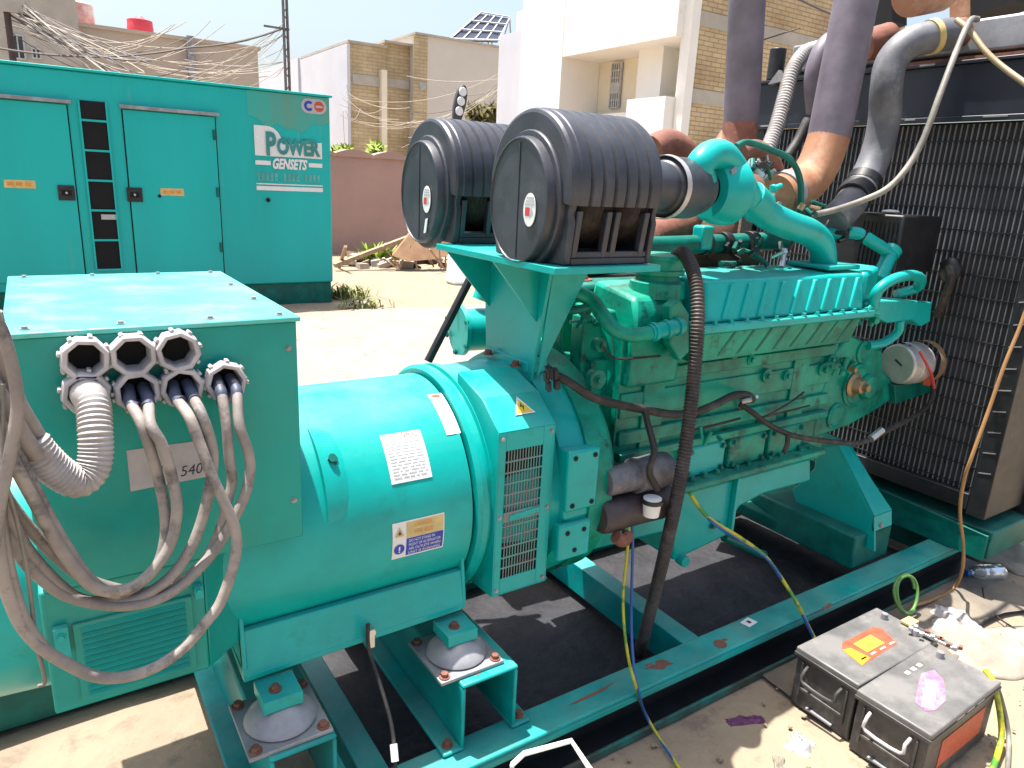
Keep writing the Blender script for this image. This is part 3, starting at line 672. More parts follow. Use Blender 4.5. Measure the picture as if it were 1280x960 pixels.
def mount(x, y):
    m_ = MB().box(x-.105, x+.105, y-.105, y+.115, HZ+.001, HZ+.012).build('vibration_mount', M['gal'], GS, bev=.002)
    MB().lathe((x,y,HZ+.0125), (0,0,1), [(0,.0),(0,.088),(.006,.092),(.014,.088),(.03,.072),(.052,.045),(.056,0)], 32).build('dome', M['gal'], m_)
    MB().box(x-.05, x+.05, y-.04, y+.06, HZ+.066, HZ+.102).build('block', M['teal'], m_, bev=.003)
    bolts('bolt', M['rust'], m_, [(x-.01, y, HZ+.1025)]+[(x+dx, y+dy, HZ+.0125) for dx in (-.085,.085) for dy in (-.085,.095)], (0,0,1), .011, .014)
mount(.935, 1.63); mount(.405, 1.615)
# ---- alternator
BR = .345
b = MB().lathe((-.30,YA,ZA), (1,0,0), [(0,.0),(0,.24),(.03,BR-.04),(.06,BR-.03),(.26,BR-.02),(.28,BR),(1.275,BR),(1.29,BR+.002)], 72)
barrel = b.build('alternator_barrel', M['teal'], GS)
MB().lathe((1.0,YA,ZA), (1,0,0), [(0,BR-.01),(0,.362),(.012,.373),(.03,.373),(.033,.36),(.045,.36),(.048,.373),(.07,.373),(.08,.36),(.08,.3)], 72).build('flange_ring', M['teal'], barrel)
# feet: a skirt plate each side, running tangent under the barrel
for sg in (-1, 1):
    f = MB(); y = YA+sg*.335
    f.prism([(.33,y,.56),(.36,y,.545),(.97,y,.555),(.985,y,.58),(.985,y-sg*.02,.68),(.33,y-sg*.02,.68)], (0,-sg*.02,0))
    f.prism([(.33,y,.56),(.985,y,.58),(.985,y-sg*.14,.585),(.33,y-sg*.14,.575)], (0,0,-.018))
    f.prism([(.33,y,.58),(.33,y-sg*.15,.58),(.33,y-sg*.10,.66),(.33,y-sg*.02,.72)], (.012,0,0))
    f.prism([(.973,y,.58),(.973,y-sg*.15,.58),(.973,y-sg*.10,.66),(.973,y-sg*.02,.72)], (.012,0,0))
    f.build('foot', M['teal'], barrel, bev=.003)
# lifting recess on the near side
b = MB(); xa, aa = cylhit(386, 535, YA, ZA, BR); xb, ab = cylhit(412, 655, YA, ZA, BR)
p = lambda x, a, r: V((x, YA-math.cos(a)*r, ZA+math.sin(a)*r))
for (x, dx, rr) in ((xa-.005,.012,BR+.028),):
    for j in range(30):
        a0, a1 = aa+(ab-aa)*j/30, aa+(ab-aa)*(j+1)/30; h0, h1 = .022*math.sin(math.pi*j/30)**.6, .022*math.sin(math.pi*(j+1)/30)**.6
        b.add([p(x,a0,BR-.004),p(x,a1,BR-.004),p(x,a1,BR+h1),p(x,a0,BR+h0),p(x+.10,a0,BR-.010),p(x+.10,a1,BR-.010)], [(0,1,2,3),(3,2,5,4)])
b.build('lifting_lug', M['teal'], barrel)
bb = MB(); bb.bolt(p(xa+.03, (aa*.6+ab*.4), BR+.004), p(0,(aa*.6+ab*.4),1)-p(0,(aa*.6+ab*.4),0), .012, .02); bb.build('bolt', M['teal_dark'], barrel)
def label_on_barrel(px0, py0, px1, py1, mats, fill, name):
    x0, a1 = cylhit(px0, py0, YA, ZA, BR); x1, a0 = cylhit(px1, py1, YA, ZA, BR)
    l = MB().cylpatch(YA, ZA, BR+.0018, x0, x1, a0, a1, 0, 10); fill(l, x0, x1, a0, a1); return l.build(name, mats, barrel)
def rows(l, x0, x1, a0, a1, lines, m=1, h=.007, r=.0026):
    for (fx0, fx1, fa) in lines:
        a = a1+(a0-a1)*fa; da = h/BR; l.cylpatch(YA, ZA, BR+r, x0+(x1-x0)*fx0, x0+(x1-x0)*fx1, a-da/2, a+da/2, m, 1)
def ctext(l, s, x0, x1, a0, a1, fx, fa, size, width, m):
    a = a1+(a0-a1)*fa; n = V((0,-math.cos(a),math.sin(a))); up = V((0, math.sin(a), math.cos(a)))
    l.text(s, V((x0+(x1-x0)*fx, YA, ZA))+n*(BR+.0032), (1,0,0), up, size, m, width=width)
def np_fill(l, x0, x1, a0, a1):
    W = x1-x0; ctext(l, 'STAMFORD', x0, x1, a0, a1, .47, .13, .026, W*.42, 2)
    q = random.Random(3)
    for i in range(12):
        fa = .22+.062*i; f0 = .08
        while f0 < .9:
            w_ = q.uniform(.06,.2); rows(l, x0, x1, a0, a1, [(f0, min(.93,f0+w_), fa)], 1, .0035); f0 += w_+q.uniform(.02,.06)
    rows(l, x0, x1, a0, a1, [(.05,.95,.19),(.05,.95,.95)], 1, .0012)
label_on_barrel(474, 545, 540, 596, [M['label'], M['ink_grey'], M['redorange']], np_fill, 'nameplate')
def dg_fill(l, x0, x1, a0, a1):
    W = x1-x0; fx = .26; am = a1+(a0-a1)*.46
    l.cylpatch(YA, ZA, BR+.0024, x0+W*fx, x1-W*.02, am, a1-(a1-a0)*.04, 1, 4)
    l.cylpatch(YA, ZA, BR+.0024, x0+W*fx, x1-W*.02, a0+(a1-a0)*.04, am-.004, 2, 5)
    ctext(l, 'DANGER', x0, x1, a0, a1, .42, .19, .018, W*.34, 3); ctext(l, 'FIRE RISK', x0, x1, a0, a1, .42, .39, .019, W*.36, 3)
    for i, s in enumerate(('DO NOT STAND IN', 'FRONT OF ALTERNATOR', 'AIR OUTLETS WHEN', 'UNIT IS RUNNING')): ctext(l, s, x0, x1, a0, a1, .31, .585+.115*i, .0125, W*(.62 if i else .5), 0)
    a = a1+(a0-a1)*.25; n = V((0,-math.cos(a),math.sin(a))); up = V((0, math.sin(a), math.cos(a))); c = V((x0+W*.13,YA,ZA))+n*(BR+.003)
    l.prism([c+V((-.014,0,0))-up*.014, c+V((.014,0,0))-up*.014, c+up*.014], n*.0005, 1); l.prism([c+V((-.005,0,0))-up*.008+n*.001, c+V((.005,0,0))-up*.008+n*.001, c+up*.004+n*.001], n*.0005, 4)
    a = a1+(a0-a1)*.73; n = V((0,-math.cos(a),math.sin(a))); up = V((0, math.sin(a), math.cos(a))); c = V((x0+W*.13,YA,ZA))+n*(BR+.003)
    l.lathe(c, n, [(0,.016),(.0004,0)], 20, 2); l.obox(c+n*.0009+up*.003, V((.0022,0,0)), up*.006, n*.0003, 0); l.obox(c+n*.0009-up*.008, V((.0022,0,0)), up*.002, n*.0003, 0)
label_on_barrel(490, 655, 553, 683, [M['label'], M['tan_label'], M['blue'], M['orange'], M['ink']], dg_fill, 'warning_label')
def st_fill(l, x0, x1, a0, a1): rows(l, x0, x1, a0, a1, [(.2,.8,.2+.1*i) for i in range(7)], 1, .003); l.cylpatch(YA, ZA, BR+.0026, x0+.01, x1-.01, a1-.05, a1-.015, 2, 1)
_x0, _a1 = cylhit(534,494,YA,ZA,BR); _x1 = cylhit(552,493,YA,ZA,BR)[0]; _a0 = cylhit(560,544,YA,ZA,BR)[1]
l = MB().cylpatch(YA, ZA, BR+.0018, _x0, _x1, _a0, _a1, 0, 10); st_fill(l, _x0, _x1, _a0, _a1); l.build('sticker', [M['label'], M['ink_grey'], M['redorange']], barrel)
# fan outlet housing between barrel and engine, grille box on the near side
h = MB().lathe((1.081,YA,ZA), (1,0,0), [(0,.30),(0,.352),(.02,.362),(.19,.368),(.21,.375),(.21,.39),(.24,.40),(.30,.40),(.30,.25)], 64)
hous = h.build('fan_housing', M['teal'], GS)
gx0, gx1, gy, gz0, gz1 = 1.05, 1.252, 1.625, .595, 1.125
g = MB()
g.prism([(gx0,gy,gz0),(gx0,gy,gz1),(gx0,gy+.10,gz1+.075),(gx0,gy+.25,gz1+.12),(gx0,gy+.25,gz0-.02)], (.004,0,0))
g.prism([(gx1-.004,gy,gz0),(gx1-.004,gy,gz1),(gx1-.004,gy+.10,gz1+.075),(gx1-.004,gy+.25,gz1+.12),(gx1-.004,gy+.25,gz0-.02)], (.004,0,0))
g.prism([(gx0+.004,gy,gz1),(gx1-.004,gy,gz1),(gx1-.004,gy+.10,gz1+.075),(gx0+.004,gy+.10,gz1+.075)], (0,.004,-.006))
g.prism([(gx0+.004,gy+.10,gz1+.075),(gx1-.004,gy+.10,gz1+.075),(gx1-.004,gy+.25,gz1+.12),(gx0+.004,gy+.25,gz1+.12)], (0,.003,-.006))
g.box(gx0+.004, gx1-.004, gy, gy+.25, gz0, gz0+.004)
sx0, sx1, s0, s1 = gx0+.028, gx1-.042, gz0+.055, gz1-.06
g.box(gx0+.004, sx0, gy, gy+.004, gz0+.004, gz1-.002); g.box(sx1, gx1-.004, gy, gy+.004, gz0+.004, gz1-.002); g.box(sx0, sx1, gy, gy+.004, gz0+.004, s0); g.box(sx0, sx1, gy, gy+.004, s1, gz1-.002)
gb = g.build('outlet_box', M['teal'], hous, bev=.0015)
MB().box(sx0-.01, sx1+.01, gy+.03, gy+.04, s0-.01, s1+.01).build('outlet_void', M['void'], hous)
g = MB(); n = 13
for i in range(1, n): x = sx0+(sx1-sx0)*i/n; g.box(x-.0014, x+.0014, gy+.0006, gy+.0034, s0, s1)
rws = [s0+(s1-s0)*i/12 for i in range(1,12)]
for z in rws: g.box(sx0, sx1, gy+.0002, gy+.0037, z-.0022, z+.0022)
mid = (s0+s1)/2; g.box(sx0, sx1, gy-.001, gy+.0035, mid-.02, mid+.012)
g.build('vent_grille', mat('dull grille bars', (.10,.26,.23), .5, c2=(.16,.17,.17), scale=14, th=(.45,.55)), hous)
q = MB(); q.obox((sx0+.075, gy-.002, mid-.004), (.055,0,.004), (0,.003,0), (0,0,.010)); q.build('grille_dent', M['teal'], hous, bev=.003)
bolts('bolt', M['gal'], hous, [(x, gy, z) for x in (gx0+.014, gx1-.015) for z in (gz0+.02, mid, gz1-.02)], (0,-1,0), .005, .006)
# yellow electric hazard triangle on the sloping lid
c = at(639,509,'x',1.15); c = V((1.165, gy+.062, gz1+.0475)); up = V((0,.10,.075)).normalized(); nr = V((0,-.075,.10)).normalized(); ex = V((1,0,0))
t_ = MB(); s = .036; t_.prism([c+nr*.002-ex*s-up*s*.8, c+nr*.002+ex*s-up*s*.8, c+nr*.002+up*s], nr*.0006, 0)
t_.prism([c+nr*.003-ex*s*.75-up*s*.68, c+nr*.003+ex*s*.75-up*s*.68, c+nr*.003+up*s*.7], nr*.0006, 1)
t_.prism([c+nr*.004+up*s*.4+ex*.003, c+nr*.004-up*s*.1-ex*.008, c+nr*.004-up*s*.05+ex*.001, c+nr*.004-up*s*.6-ex*.002, c+nr*.004+up*s*.02+ex*.007, c+nr*.004-up*.0+ex*.0], nr*.0006, 2)
t_.build('hazard_sticker', [M['label'], M['yellow'], M['ink']], hous)
# flywheel housing with its bolted pads
fh = MB().lathe((1.382,YA,ZA), (1,0,0), [(0,.25),(0,.41),(.09,.41),(.10,.385),(.14,.36),(.14,.2)], 56).build('flywheel_housing', E1, GS)
for (za, zb, xa, xb, bl) in ((.845,1.045,1.275,1.395,4),(.675,.80,1.265,1.39,3)):
    pl = MB(); y = 1.575 if bl == 4 else 1.585
    pl.box(xa, xb, y, y+.025, za, zb); pl.box(xa+.012, xb-.008, y+.0252, y+.2, za+.01 if bl == 3 else za-.04, zb-.01)
    pd = pl.build('mount_pad', M['teal'], fh, bev=.008)
    pos = [(xa+.022,za+.022),(xb-.022,za+.022),(xa+.022,zb-.022),(xb-.022,zb-.022)] if bl == 4 else [(xa+.03,zb-.03),(xb-.03,zb-.03),((xa+xb)/2,za+.03)]
    each('bolt_hole', M['void'], fh, [(lambda b, x=x, z=z: b.cyl((x, y-.0005, z), (x, y-.003, z), .008, n=12)) for x, z in pos])
# ---- terminal box
TBX0, TBX1, TY0, TY1, TZ0, TZ1 = -.062, .477, 1.60, 2.40, .955, 1.49
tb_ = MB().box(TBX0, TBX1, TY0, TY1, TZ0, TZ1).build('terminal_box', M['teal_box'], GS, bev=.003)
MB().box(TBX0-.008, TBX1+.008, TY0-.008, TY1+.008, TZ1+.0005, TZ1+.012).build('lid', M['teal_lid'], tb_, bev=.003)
bolts('screw', M['gal'], tb_, [(x,y,TZ1+.0125) for x in (TBX0+.03, .13, .3, TBX1-.03) for y in (TY0+.025, TY1-.03)]+[(TBX1-.03,y,TZ1+.0125) for y in (1.85,2.1)], (0,0,1), .006, .006)
bolts('screw', M['gal'], tb_, [(TBX1-.02,TY0,z) for z in (TZ0+.1, TZ1-.06)], (0,-1,0), .005, .006)
def gland(px, py, conduit=False):
    c = at(px, py, 'y', 1.555); x, z = c.x, c.z
    b = MB(); n = 8; a0 = rnd.uniform(0,.6)
    b.lathe((x,TY0,z), (0,-1,0), [(0,.036),(.014,.036),(.014,.042),(.020,.0445),(.044,.0445),(.051,.041),(.051,.033),(.030,.030),(.003,.029)], n, ref=(math.cos(a0),0,math.sin(a0)))
    for k in range(n):
        a = a0+2*math.pi*k/n; u = V((math.cos(a),0,-math.sin(a))); b.obox(V((x,1.568,z))+u*.0445, u*.003, (0,.012,0), V((u.z,0,-u.x))*.004)
    g_ = b.build('cable_gland', M['gland'], tb_, bev=.0015)
    MB().lathe((x,TY0-.002,z),(0,-1,0),[(0,0),(.0025,.030)],20).build('gland_bore', M['void'], tb_)
    return V((x, 1.555, z))
G = [gland(*p_) for p_ in ((107,450),(167,445),(223,440),(108,492),(172,490),(228,485),(283,478))]
# grey sticker with printed number
s = MB(); a, b_ = at(158,563,'y',TY0), at(270,600,'y',TY0); zt0, zt1 = at(158,563,'y',TY0).z, at(158,615,'y',TY0).z
sk_ = V((1,0,.03)).normalized(); o = V((a.x,TY0-.0012,zt1)); W = (b_.x-a.x)
s.prism([o, o+sk_*W, o+sk_*W+V((0,0,zt0-zt1-.006)), o+V((0,0,zt0-zt1))], (0,.001,0), 0)
s.text('540-1', o+sk_*W*.58+V((0,-.0006,.012)), sk_, (0,0,1), .034, 1, width=W*.40, shear=.2)
s.text('0214', o+sk_*W*.30+V((0,-.0006,.036)), sk_, (0,0,1), .014, 1, width=W*.18)
s.build('number_sticker', [M['label_grey'], M['ink']], tb_)
# conduit from the lower left gland
P = [G[3]+V((0,.01,0)), at(116,504,'y',1.51), at(119,535,'y',1.475), at(120,567,'y',1.46), at(114,590,'y',1.45), at(97,602,'y',1.44), at(73,590,'y',1.43), at(50,568,'y',1.42), at(38,552,'y',1.42)]
MB().tube(P, .029, n=20, sm=16, rib=.0085, ribd=.055).build('conduit', M['conduit'], tb_)
# air inlet cover under the terminal box
lx0, lx1, lz0, lz1 = -.072, .245, .655, .9535
lv = MB(); lv.box(lx0, lx1, 1.61, 1.80, lz0, lz1)
lv.prism([(lx1,1.61,lz0),(lx1,1.61,lz1),(lx1+.10,1.70,lz1),(lx1+.10,1.70,lz0)], (0,.1,0))
ic = lv.build('inlet_cover', M['teal_box'], GS, bev=.006)
lp = MB(); za, zb = .675, .865
lp.box(-.02, .215, 1.602, 1.61, za, zb)
for i in range(12):
    z = za+.012+(zb-za-.03)*i/11
    lp.prism([(-.005,1.6018,z+.010),(-.005,1.595,z),(-.005,1.6018,z-.002)], (.205,0,0))
lp.build('louvre', M['teal_box'], ic, bev=.001)
each('clip', M['teal'], ic, [lambda b: (b.box(-.055,-.028,1.592,1.6098,.80,.87), b.bolt((-.042,1.592,.85),(0,-1,0),.007,.008)), lambda b: (b.box(.222,.24,1.592,1.6098,.86,.89), b.bolt((.23,1.592,.88),(0,-1,0),.007,.008))])
# earth stud with a cable down from the foot
st = MB(); c = at(460,785,'y',1.665); st.cyl(c+V((0,.03,0)), c+V((0,-.03,0)), .012, n=10); st.obox(c+V((0,-.02,-.02)), (.010,0,0), (0,.004,0), (0,0,.03)); st.build('earth_stud', M['steel'], barrel)

# ---- engine
def pp(px, y, dy, b=None, m=0):               # outline on a plane y, given real thickness
    b = b or MB(); return b.prism([at(a, c, 'y', y) for a, c in px], (0, dy, 0), m)
def px_path(pts, y=None): return [at(p[0], p[1], 'y', p[2] if len(p) > 2 else y) for p in pts]
bk = MB(); bk.box(1.59, 2.82, 1.735, 2.27, .70, 1.36); bk.box(1.52, 1.5895, 1.80, 2.2, .62, 1.25)
# cast ledges along the side
for z, d, h in ((1.20,.014,.045),(1.10,.008,.09),(.985,.018,.05),(.920,.03,.03)): bk.box(1.60, 2.78, 1.735-d, 1.7349, z-h/2, z+h/2)
for x in (1.70, 2.52): bk.box(x, x+.10, 1.724, 1.7348, .93, 1.19)
bk.prism([(2.34,1.72,.90),(2.46,1.72,.90),(2.43,1.72,1.0),(2.37,1.72,1.0)], (0,.02,0))
block = bk.build('engine_block', E1, GS, bev=.010, seg=3)
# left end casting and oily corner posts
eb = MB(); eb.prism([(1.60,1.76,.80),(1.60,1.76,1.25),(1.56,1.80,1.42),(1.56,2.1,1.42),(1.50,2.1,.8),(1.50,1.84,.8)], (.05,0,0)); eb.box(1.50,1.595,1.83,1.90,.9,1.40); eb.box(1.515,1.59,1.97,2.03,.9,1.46)
eb.build('rear_casting', E1, block, bev=.008)
# bosses and bolts
spots = [at(p_[0], p_[1], 'y', 1.715) for p_ in ((752,432),(805,458),(920,438),(940,450),(897,430),(885,434),(1040,450),(1030,462),(748,475),(985,470),(960,470))]
each('boss', E1, block, [(lambda b, c=c, i=i: (b.cyl(c+V((0,.03,0)), c, .022+.006*(i % 3), n=14), b.bolt(c, (0,-1,0), .011, .012))) for i, c in enumerate(spots)], .003)
for k, (px, py, L, W) in enumerate(((905,433,.022,.010),(925,427,.03,.004),(1000,425,.025,.004),(870,520,.02,.006))):
    c_ = at(px,py,'y',1.7245); d_ = MB(); P_ = []
    for i in range(16):
        a = 2*math.pi*i/16; r_ = 1+.5*noise.noise(V((math.cos(a)*1.5+k*5, math.sin(a)*1.5, k))); P_.append(c_+V((math.cos(a)*L*r_, 0, math.sin(a)*W*r_)))
    d_.prism(P_, (0,.012,0)); d_.build('crack_mark', M['void'], block)  # flat black marks, painted for the dark inside cracks and holes
# crankcase doors
for x in (1.92, 2.16, 2.40):
    d = MB().box(x, x+.215, 1.700, 1.7345, .785, .905).build('access_cover', M['teal'] if x < 2 else E1, block, bev=.008)
    bolts('bolt', M['teal_dark'], d, [(x+u, 1.700, z) for u in (.02,.195) for z in (.80,.89)], (0,-1,0), .009, .012)
# pan rail and oil pan
pr = MB(); zr0 = .752; pr.prism([(1.46,1.648,zr0),(2.72,1.648,zr0+.012),(2.72,1.735,zr0+.012),(1.46,1.735,zr0)], (0,0,.024))
rail_ = pr.build('pan_rail', E1, block, bev=.005)
bolts('bolt', E1, rail_, [(x, 1.688, .782) for x in (1.95,2.02,2.09,2.2,2.27,2.4,2.47,2.6,2.66)], (0,0,1), .011, .016)
po = MB()
pp([(731,640),(838,622),(838,652),(731,672)], 1.70, .55, po)
op = MB(); y = 1.69
q_ = [at(a,c,'y',y) for a,c in ((842,618),(912,600),(1014,572),(1014,602),(955,618),(925,634),(915,650),(913,668),(842,702))]
op.prism(q_, (0,.55,0)); op.prism([(1.44,y+.012,.60),(1.44,y+.012,.752),(1.91,y+.012,.752),(1.91,y+.012,.58)], (0,.5,0))
pan = op.build('oil_pan', M['teal'], GS, bev=.012)
w_ = at(916,630,'y',1.675); MB().box(w_.x, w_.x+.016, 1.665, 1.6895, .50, .75).build('pan_rib', M['teal'], pan, bev=.003)
dp = at(848,697,'y',1.70); MB().cyl(dp, dp-V((0,.04,0)), .022, n=12).build('drain_plug', M['teal'], pan, bev=.002)
p = at(890,657,'y',1.688); bolts('bolt', M['teal_dark'], pan, [p, p+V((.03,0,.0))], (0,-1,0), .009, .014)
# front cover with crank pulley and accessory drive
gc = pp([(1016,548),(1060,533),(1100,510),(1118,497),(1120,479),(1104,463),(1103,437),(1063,418),(1045,440),(1025,500)], 1.73, .5)
gcv = gc.build('front_cover', E1, GS, bev=.010)
for (px, py, r_) in ((1071,482,.10),(1045,520,.06),(1080,440,.05)): MB().lathe(at(px,py,'y',1.725)+V((0,.01,0)), (0,-1,0), [(0,r_),(.012,r_),(.018,r_-.01),(.010,r_-.02),(.010,0)], 28).build('cover_boss', E1, gcv)
c = at(1071,482,'y',1.70)
MB().lathe(c+V((0,.02,0)), (0,-1,0), [(0,0),(0,.05),(.01,.055),(.02,.04),(.05,.03),(.055,.018),(.075,.016),(.075,0)], 24).build('drive_hub', M['brass'], gcv)
each('bolt', M['brass'], gcv, [lambda b: b.bolt(at(1070,463,'y',1.695)+V((0,.03,0)), (0,-1,0), .012, .03)])
c2 = at(1092,485,'y',1.69); MB().lathe(c2+V((0,.04,0)), (0,-1,0), [(0,0),(0,.055),(.012,.058),(.03,.05),(.03,.04),(.035,0)], 28).build('cover_plate', E1, gcv)
# charging alternator
ca = at(1140,452,'y',1.72); 
al = MB().lathe(ca+V((-.13,0,.0)), (1,-.10,0), [(0,0),(0,.085),(.008,.092),(.06,.094),(.062,.098),(.13,.098),(.15,.09),(.17,.07),(.17,0)], 36).build('charging_alternator', M['alum'], GS)
MB().lathe(ca+V((.045,-.018,0)), (1,-.10,0), [(0,.099),(.004,.101),(.035,.101),(.039,.096)], 36).build('winding_cover', mat('brown dusty winding', (.20,.13,.07), .7, var=.4, scale=20), al)
cp = MB(); n_ = V((1,-.10,0)).normalized(); cp.lathe(ca+V((-.134,0,0)), n_, [(0,0),(0,.084),(.0035,.086)], 28, 0); cp.obox(ca+V((-.136,-.01,.01)), n_*.002, V((0,.018,.010)), V((0,-.002,.004)), 1); cp.build('end_plate', [mat('grey green painted cover', (.25,.33,.27), .5, var=.15, scale=14), M['ink']], al)
each('vent_slot', M['void'], al, [(lambda b, a=a: b.obox(ca+V((-.09,-.0,0))+V((0,-math.cos(a),math.sin(a)))*.0935+V((0,.005,0)), V((.012,0,0)), V((0,math.sin(a),math.cos(a)))*.008, V((0,-math.cos(a),math.sin(a)))*.002)) for a in (R_(95),R_(70),R_(45),R_(20))])
pp([(1118,482),(1195,473),(1193,480),(1120,505)], 1.70, .05).build('mount_bracket', M['teal_dark'], al, bev=.003)
MB().tube(px_path(((1150,440),(1158,455),(1165,470),(1168,485)),1.60), .006, n=8).build('red_lead', M['red'], al)
MB().box(ca.x-.02, ca.x-.0, 1.615, 1.64, ca.z-.09, ca.z-.05).build('red_terminal', M['redorange'], al)
# rear ribbed covers: aftercooler housing above, rocker cover strip below
ax0, ax1 = at(884,399,'y',1.63).x, at(1086,379,'y',1.63).x
ac = MB(); zb, ztp = 1.385, 1.525
ac.prism([(ax0,1.635,zb),(ax0+.02,1.672,ztp),(ax0+.02,1.93,ztp+.012),(ax0,1.97,zb)], (ax1-ax0-.02,0,0))
acv = ac.build('aftercooler', M['teal'], GS, bev=.012)
f_ = MB(); f_.box(ax0-.035, ax1+.02, 1.607, 1.98, zb-.028, zb-.0005); fl = f_.build('flange', M['teal'], acv, bev=.005)
bolts('bolt', M['teal'], fl, [(ax0+.03+(ax1-ax0-.06)*i/11, 1.619, zb) for i in range(12)], (0,0,1), .0075, .012)
def sl_rib(b, x, z0, z1, y0, y1, lean, w): b.prism([(x,y0,z0),(x+w,y0,z0),(x+w+lean,y1,z1),(x+lean,y1,z1)], (0,.02,0))
each('rib', M['teal'], acv, [(lambda b, x=ax0+.075+i*.093: sl_rib(b, x, zb+.012, ztp-.012, 1.630, 1.658, .065, .02)) for i in range(9)], .004)
rc = MB(); rc.prism([(ax0-.01,1.66,1.245),(ax0-.01,1.625,zb-.030),(ax0-.01,1.96,zb-.030),(ax0-.01,1.96,1.245)], (ax1-ax0-.03,0,0))
rk_ = rc.build('rocker_cover', E1, GS, bev=.006)
each('slot', M['teal_dark'], rk_, [(lambda b, x=ax0+.10+i*.1: sl_rib(b, x, 1.262, zb-.035, 1.6535, 1.6245, .04, .014)) for i in range(8)])
# inlet tower with round cap
tw = MB(); tw.prism([(1.60,1.70,1.17),(1.60,1.70,1.40),(1.63,1.74,1.47),(1.63,1.95,1.50),(1.60,2.0,1.17)], (.23,0,0))
tower = tw.build('thermostat_housing', E1, GS, bev=.016)
c = at(824,330,'y',1.80)
MB().lathe(V((c.x,1.80,1.46)), (0,0,1), [(0,.098),(.05,.094),(.058,.075),(.075,.072),(.078,.088),(.092,.09),(.096,.082),(.125,.082),(.128,.09),(.142,.09),(.146,.07),(.146,0)], 40).build('filler_cap', E1, tower)
cx = c.x
# teal coolant pipe bending from the tower
b = MB().tube(px_path(((690,362,1.86),(712,364,1.80),(738,374,1.75),(752,392,1.70),(768,412,1.66),(790,419,1.64),(815,416,1.635))), .0235, n=14); b.build('coolant_pipe', M['teal_eng'], GS)
b = MB(); a_ = at(812,416,'y',1.635); e_ = at(852,407,'y',1.63); b.cyl(a_, e_, .026, n=14)
for f in (.12,.5,.86): b.cyl(a_.lerp(e_,f-.05), a_.lerp(e_,f+.05), .031, n=14)
b.build('pipe_union', M['teal'], GS)
pf = pp([(838,383),(850,374),(862,392),(862,440),(850,452),(838,430)], 1.638, .04); pf.build('pipe_flange', E1, GS, bev=.006)
MB().tube(px_path(((690,385,1.85),(705,388,1.8),(722,387,1.76),(738,383,1.74))), .014, n=10).build('oil_pipe', M['teal_dark'], GS)
# dark fuel manifold tubes behind the cap
fm = MB(); fm.cyl(at(800,309,'y',1.93), at(985,300,'y',2.0), .036, n=16); fmo = fm.build('water_manifold', M['teal_dark'], GS)
each('clamp', M['black'], fmo, [(lambda b, a=a: b.cyl(at(a-4,305-(a-870)*.04,'y',1.955), at(a+4,305-(a-870)*.04,'y',1.957), .043, n=16)) for a in (880,905,938)], .002)
MB().obox(at(878,300,'y',1.94)+V((0,0,.01)), (.03,0,0), (0,.03,0), (0,0,.045)).build('manifold_lug', M['teal'], fmo, bev=.01)
hv = MB(); hv.box(1.60, 2.85, 1.99, 2.35, 1.30, 1.48); hv.build('cylinder_head', M['teal_dark'], GS, bev=.02)
# rusty exhaust manifolds with branch elbows
em = MB()
em.tube([V((1.62,2.18,1.52)),V((1.95,2.18,1.54)),V((2.3,2.18,1.55)),V((2.75,2.18,1.55))], .055, n=14)
emo = em.build('exhaust_manifold', M['rust'], GS)
each('branch', M['rust'], emo, [(lambda b, a=a: b.tube(a, .062, n=16)) for a in (
  [at(800,303,'y',2.02),at(822,292,'y',2.05),at(850,282,'y',2.1),at(862,268,'y',2.15)],
  [at(905,318,'y',2.06),at(902,295,'y',2.06),at(905,270,'y',2.08)],
  [at(815,188,'y',2.35),at(835,180,'y',2.35),at(855,192,'y',2.34),at(868,215,'y',2.33)])])
MB().lathe(at(720,352,'y',2.1), (0,0,1), [(0,.06),(.012,.06),(.013,.045),(.05,.03)], 20).build('flange_joint', M['rust'], emo)
# turbocharger
tc = at(902,238,'y',1.78)
tl = MB().lathe(tc+V((-.075,0,0)), (1,0,0), [(0,.06),(0,.095),(.02,.105),(.06,.118),(.10,.120),(.13,.10),(.14,.05)], 40)
tb2 = tl.build('turbocharger', M['teal'], GS)
MB().lathe(tc+V((.02,.03,0)), (1,.15,0), [(0,.05),(.09,.05),(.10,.06),(.13,.068),(.20,.068),(.23,.05),(.24,0)], 30).build('turbine_housing', M['rust'], tb2)
MB().tube(px_path(((925,192,1.95),(942,186,1.97),(958,194,1.99),(969,214,2.0),(970,240,1.98))), .036, n=14).build('turbine_volute', M['rust'], tb2)
vol = MB().tube(px_path(((880,232,1.74),(874,210,1.72),(886,195,1.73),(902,194,1.74),(916,211,1.75),(930,238,1.76),(942,258,1.77))), lambda t: .046+.006*t, n=20)
vol.build('compressor_scroll', M['teal'], tb2)
mp_ = at(919,222,'y',1.694); MB().obox(mp_, V((.020,0,-.034)).normalized()*.034, V((.034,0,.020)).normalized()*.012, (0,.004,0)).build('name_plate', M['gal'], tb2, bev=.002)
MB().tube(px_path(((938,250,1.77),(958,268,1.77),(985,281,1.77),(1012,291,1.78),(1026,306,1.79),(1029,330,1.80),(1029,352,1.80))), .053, n=24, sm=10).build('charge_pipe', M['teal'], GS)
a_, e_ = at(936,246,'y',1.77), at(950,260,'y',1.77); k = MB()
k.cyl(a_, e_, .062, n=28); k.bolt(a_.lerp(e_,.5)+V((.05,-.03,.05)), (1,0,.3), .010, .05); k.build('pipe_clamp', M['teal'], GS, bev=.003)
fp = at(1029,338,'y',1.80); MB().box(fp.x-.11, fp.x+.10, 1.70, 1.90, 1.538, 1.556).build('pipe_flange', M['teal'], GS, bev=.006)
